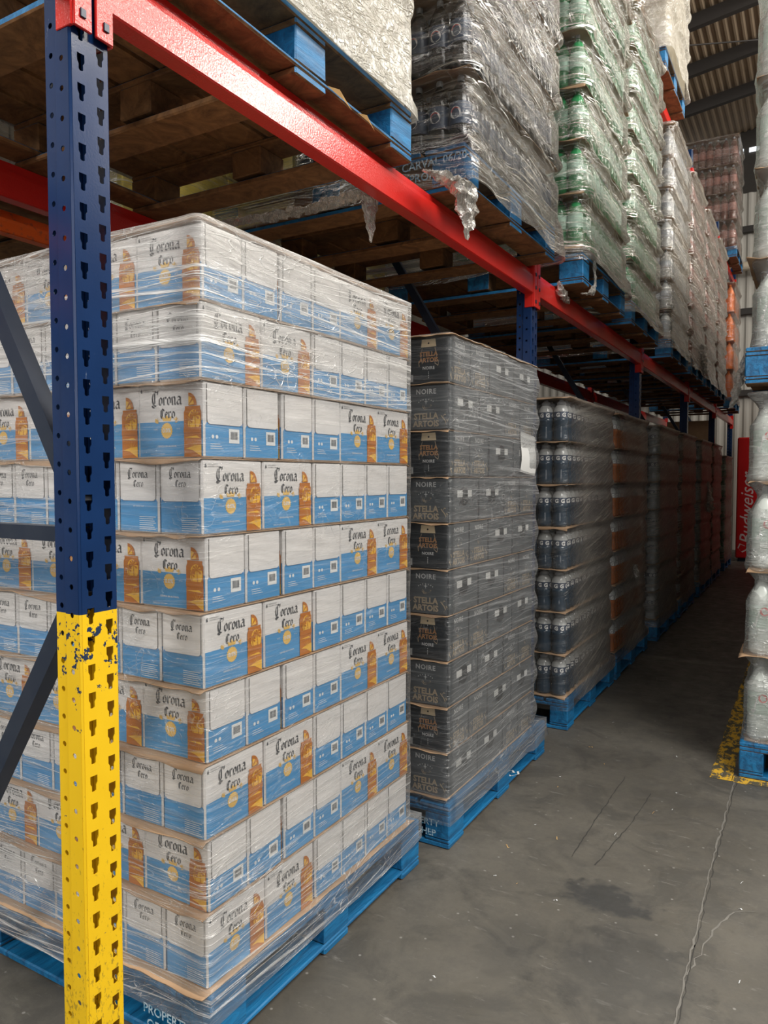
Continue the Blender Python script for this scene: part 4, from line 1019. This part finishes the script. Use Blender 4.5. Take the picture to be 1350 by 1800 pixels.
# ------------------------------------------------------------------ right hand stacks
fr = pack_proto('soda', 'frost_bottle', .40, .060, 2, 3, True)
fr2 = pack_proto('soda', 'frost_bottle', .40, .060, 2, 3, False)
XL = -.268
for q, (y0, parts) in enumerate(((4.08, fr), (5.25, fr2))):
    nmq = ('nearest', 'next')[q]
    pallet(XL + 1.0 - .02, 1.0, y0 - .03, y0 + 1.12, 0, 'blue block pallet at the right edge, %s of its row, on the floor' % nmq)
    pallet(XL + 1.0 - .03, 1.0, y0 - .05, y0 + 1.12, 1.955, 'blue pallet laid on the pale lemonade stack at the right edge, %s of its row' % nmq)
def right_load(nm, pr, pw, pd_, y0, z0, nl, seed, film_k='film_frost'):
    Ly = 3 * pd_; nx = 4
    for k in range(nl):
        z = z0 + k * .435; ln = 'bottom layer' if k == 0 else ('topmost layer' if k == nl - 1 else '%s layer up' % NUM[k])
        sheet(XL, XL + nx * pw, y0, y0 + Ly, z - .0025, 'wavy brown cardboard sheet, %s, %s' % (ln, nm), over=.034 if k == 1 else .012, seed=seed + k, droop=.02, wave=.02)
        for i in range(nx): put(pr, XL + pw * (i + .5) + .005, y0 + pd_ * .5, z, 0, 'pale bottle pack, %s, %s, %s from the aisle' % (ln, nm, NUM[i]), 'drinks pack', 'packs of the ' + nm, .003)
        for j in range(1, 3): put(pr, XL + pw * .5 + .005, y0 + pd_ * (j + .5), z, 0, 'pale bottle pack, %s, %s, aisle side, %s from front' % (ln, nm, NUM[j]), 'drinks pack', 'packs of the ' + nm, .003)
    b = [z0 + .435 * k for k in range(nl + 1)]
    wrap('stretch film wound round the %s' % nm, XL, XL + nx * pw, y0, y0 + Ly, z0 - .02, b[-1], film_k, saw(b, .012, .05, base=.012), lambda z, px, py: .45 + .3 * noise.noise(Vector((px * 5, py * 5, z * 4))), r=.05, ds=.02, amp=.012, seed=seed)
right_load('lower front lemonade stack', *fr, 4.09, .182, 4, 61.)
right_load('upper front lemonade stack', *fr, 4.09, 1.955 + PH + .004, 4, 65.)
right_load('lower second lemonade stack', *fr2, 5.26, .182, 4, 71.)
right_load('upper second lemonade stack', *fr2, 5.26, 1.955 + PH + .004, 4, 75.)
# unseen deeper stacks added to the right hand row to block light
for q, y0 in enumerate((6.45, 7.85, 9.25, 10.65, 12.05)):
    nmq = ('third', 'fourth', 'fifth', 'sixth', 'last')[q]
    pallet(XL + 1.0, 1.0, y0, y0 + 1.36, 0, 'unseen added blue block pallet, %s in the right hand row' % nmq)
    Lc = 1.36; mbs = None
    mb = MB(); mb.bevbox(-.245, .245, -Lc / 2, Lc / 2, 0, .43, 'cream_carton', .01); pr = Proto(mb.build('carton'))
    for k in range(9):
        for i in range(2): put(pr, XL + .25 + .5 * i, y0 + Lc / 2, PH + .003 + k * .435, 0, 'large unseen light-blocking carton, %s up, %s stack of right hand row, %s side' % (NUM[k] if k < 7 else ('eighth', 'ninth')[k - 7], nmq, ('aisle', 'inner')[i]), 'carton', None, .003)

# ------------------------------------------------------------------ things beyond
root = empty('drinks_fridge', (-.52, 14.95, 0)); tag(root, 'tall bright red drinks fridge at the aisle end with white script lettering', 'fridge')
mb = MB(); mb.bevbox(-.66, .66, -.30, .30, .06, 2.22, 'panel_red', .02); mb.build('cabinet', root)
mb = MB(); mb.box(-.62, .62, -.27, .27, .0, .06, 'brace'); mb.build('plinth', root)
mb = MB()
fn = lambda a, b: (-.44 - b, -.302, .30 + a)
put_text(mb, 'Budweiser', 0, -.05, .30, 'white_paint', fn, .001, shear=.35, align='LEFT', sx=1.0)
nib(mb, [[(0, 0), (-.5, .2), (-.8, .7), (-.4, 1.1), (.1, .9), (-.1, .4)]], 'white_paint', fn, -.0, .0, .16, .14)
mb.build('lettering', root)
mb = MB(); mb.bevbox(-.35, .35, -.4, .4, 0, .5, 'card', .01); pr = Proto(mb.build('cardboard_carton'))
for k in range(5): put(pr, -1.95, 14.56, k * .502, 0, 'plain brown carton, %s from the floor, behind the green drink stack' % NUM[k], 'carton', None, .004)
pallet(-1.5, 1.0, 14.15 - .35, 14.6, 0, 'blue pallet under the plain brown cartons in the last bay') if False else None

# back rack loads seen through the gaps
for q, (y0, mat, nmq) in enumerate(((-.2, 'cream_carton', 'cream'), (1.15, 'cream_carton', 'pale'), (2.45, 'lemon_carton', 'yellow'), (3.85, 'lemon_carton', 'lemon yellow'), (5.3, 'cream_carton', 'sandy'))):
    pallet(-2.84, 1.05, y0, y0 + 1.15, 2.592, 'pallet under the %s cartons on the rack behind' % nmq)
    carton_load('%s cartons on rack behind' % nmq, -2.86, 1.0, y0 + .02, 1.1, 2.592 + PH + .003, 3, .4, mat, 'film_light', .4, 90. + q, ny=3, nx=2)
for q, y0 in enumerate((-.2, 1.2, 2.6)):
    pallet(-2.95, 1.05, y0, y0 + 1.15, 0, 'pallet on the floor of the rack behind, %s from the camera' % NUM[q])
    carton_load('%s floor load of rack behind' % NUM[q], -2.98, 1.0, y0 + .02, 1.1, PH + .003, 4, .46, 'cream_carton', 'film_cream', .5, 120. + q, ny=3, nx=2)

# ------------------------------------------------------------------ loose film
scrap('crumpled grey film tail hanging over the red beam below the black drink load', [(-1.24, 2.44, 2.61), (-1.22, 2.54, 2.62), (-1.19, 2.64, 2.61), (-1.185, 2.69, 2.55), (-1.19, 2.70, 2.43)], [.02, .05, .085, .06, .010], seed=2)
scrap('small torn film scrap dangling under the red beam', [(-1.45, 2.40, 2.55), (-1.45, 2.40, 2.47), (-1.45, 2.405, 2.38)], [.05, .03, .006], seed=5)
scrap('torn film strands hanging from the pallet of the first green load', [(-1.17, 4.55, 2.80), (-1.165, 4.56, 2.68), (-1.17, 4.50, 2.60), (-1.19, 4.34, 2.57)], [.02, .014, .03, .008], seed=7)
scrap('dark bundle of film hanging below the first green load', [(-1.30, 4.28, 2.63), (-1.30, 4.36, 2.57), (-1.30, 4.46, 2.55)], [.03, .05, .02], seed=8)
scrap('grey rag of film hanging from the pallet at the right edge', [(-.30, 4.12, 2.12), (-.33, 4.15, 2.02), (-.35, 4.2, 1.93), (-.375, 4.22, 1.86)], [.02, .035, .04, .02], seed=9)
scrap('white frayed film end on the far silver stack', [(-1.20, 10.7, 1.45), (-1.19, 10.72, 1.25), (-1.19, 10.75, 1.05)], [.02, .06, .12], seed=11)
scrap('loose film gathered at the foot of the rose drink load', [(-1.16, 9.5, 3.05), (-1.15, 9.6, 2.85), (-1.15, 9.7, 2.72)], [.08, .06, .05], seed=12)
scrap('pale twisted rope of film across the gap under the first rack level', [(-1.36, 2.47, 2.60), (-1.8, 2.46, 2.575), (-2.45, 2.45, 2.60)], [.03, .04, .03], seed=14)
scrap('torn film tuft on the front of the amber stack', [(-1.225, 6.15, .80), (-1.222, 6.20, .70), (-1.225, 6.24, .66)], [.03, .05, .02], seed=15)
# litter on the floor
rr = random.Random(11)
for i in range(26):
    x = rr.uniform(-1.15, .1); y = rr.uniform(1.9, 4.6); L = rr.uniform(.006, .028); a = rr.uniform(0, pi); mb = MB(); n = 4; V = []
    for j in range(n + 1):
        t = j / n - .5; cx = x + cos(a) * L * t; cy = y + sin(a) * L * t + .004 * sin(j * 1.7 + i); V += [(cx - .0012, cy, .0022), (cx + .0018, cy + .0018, .0035)]
    mb.add(V, [(2 * j, 2 * j + 1, 2 * j + 3, 2 * j + 2) for j in range(n)], 'ink_pale' if i % 3 else 'palewood')
    tag(mb.build('floor_scrap'), 'tiny pale scrap of film or splinter lying on the aisle floor', 'litter', 'scraps on the aisle floor')
bpy.context.view_layer.update()
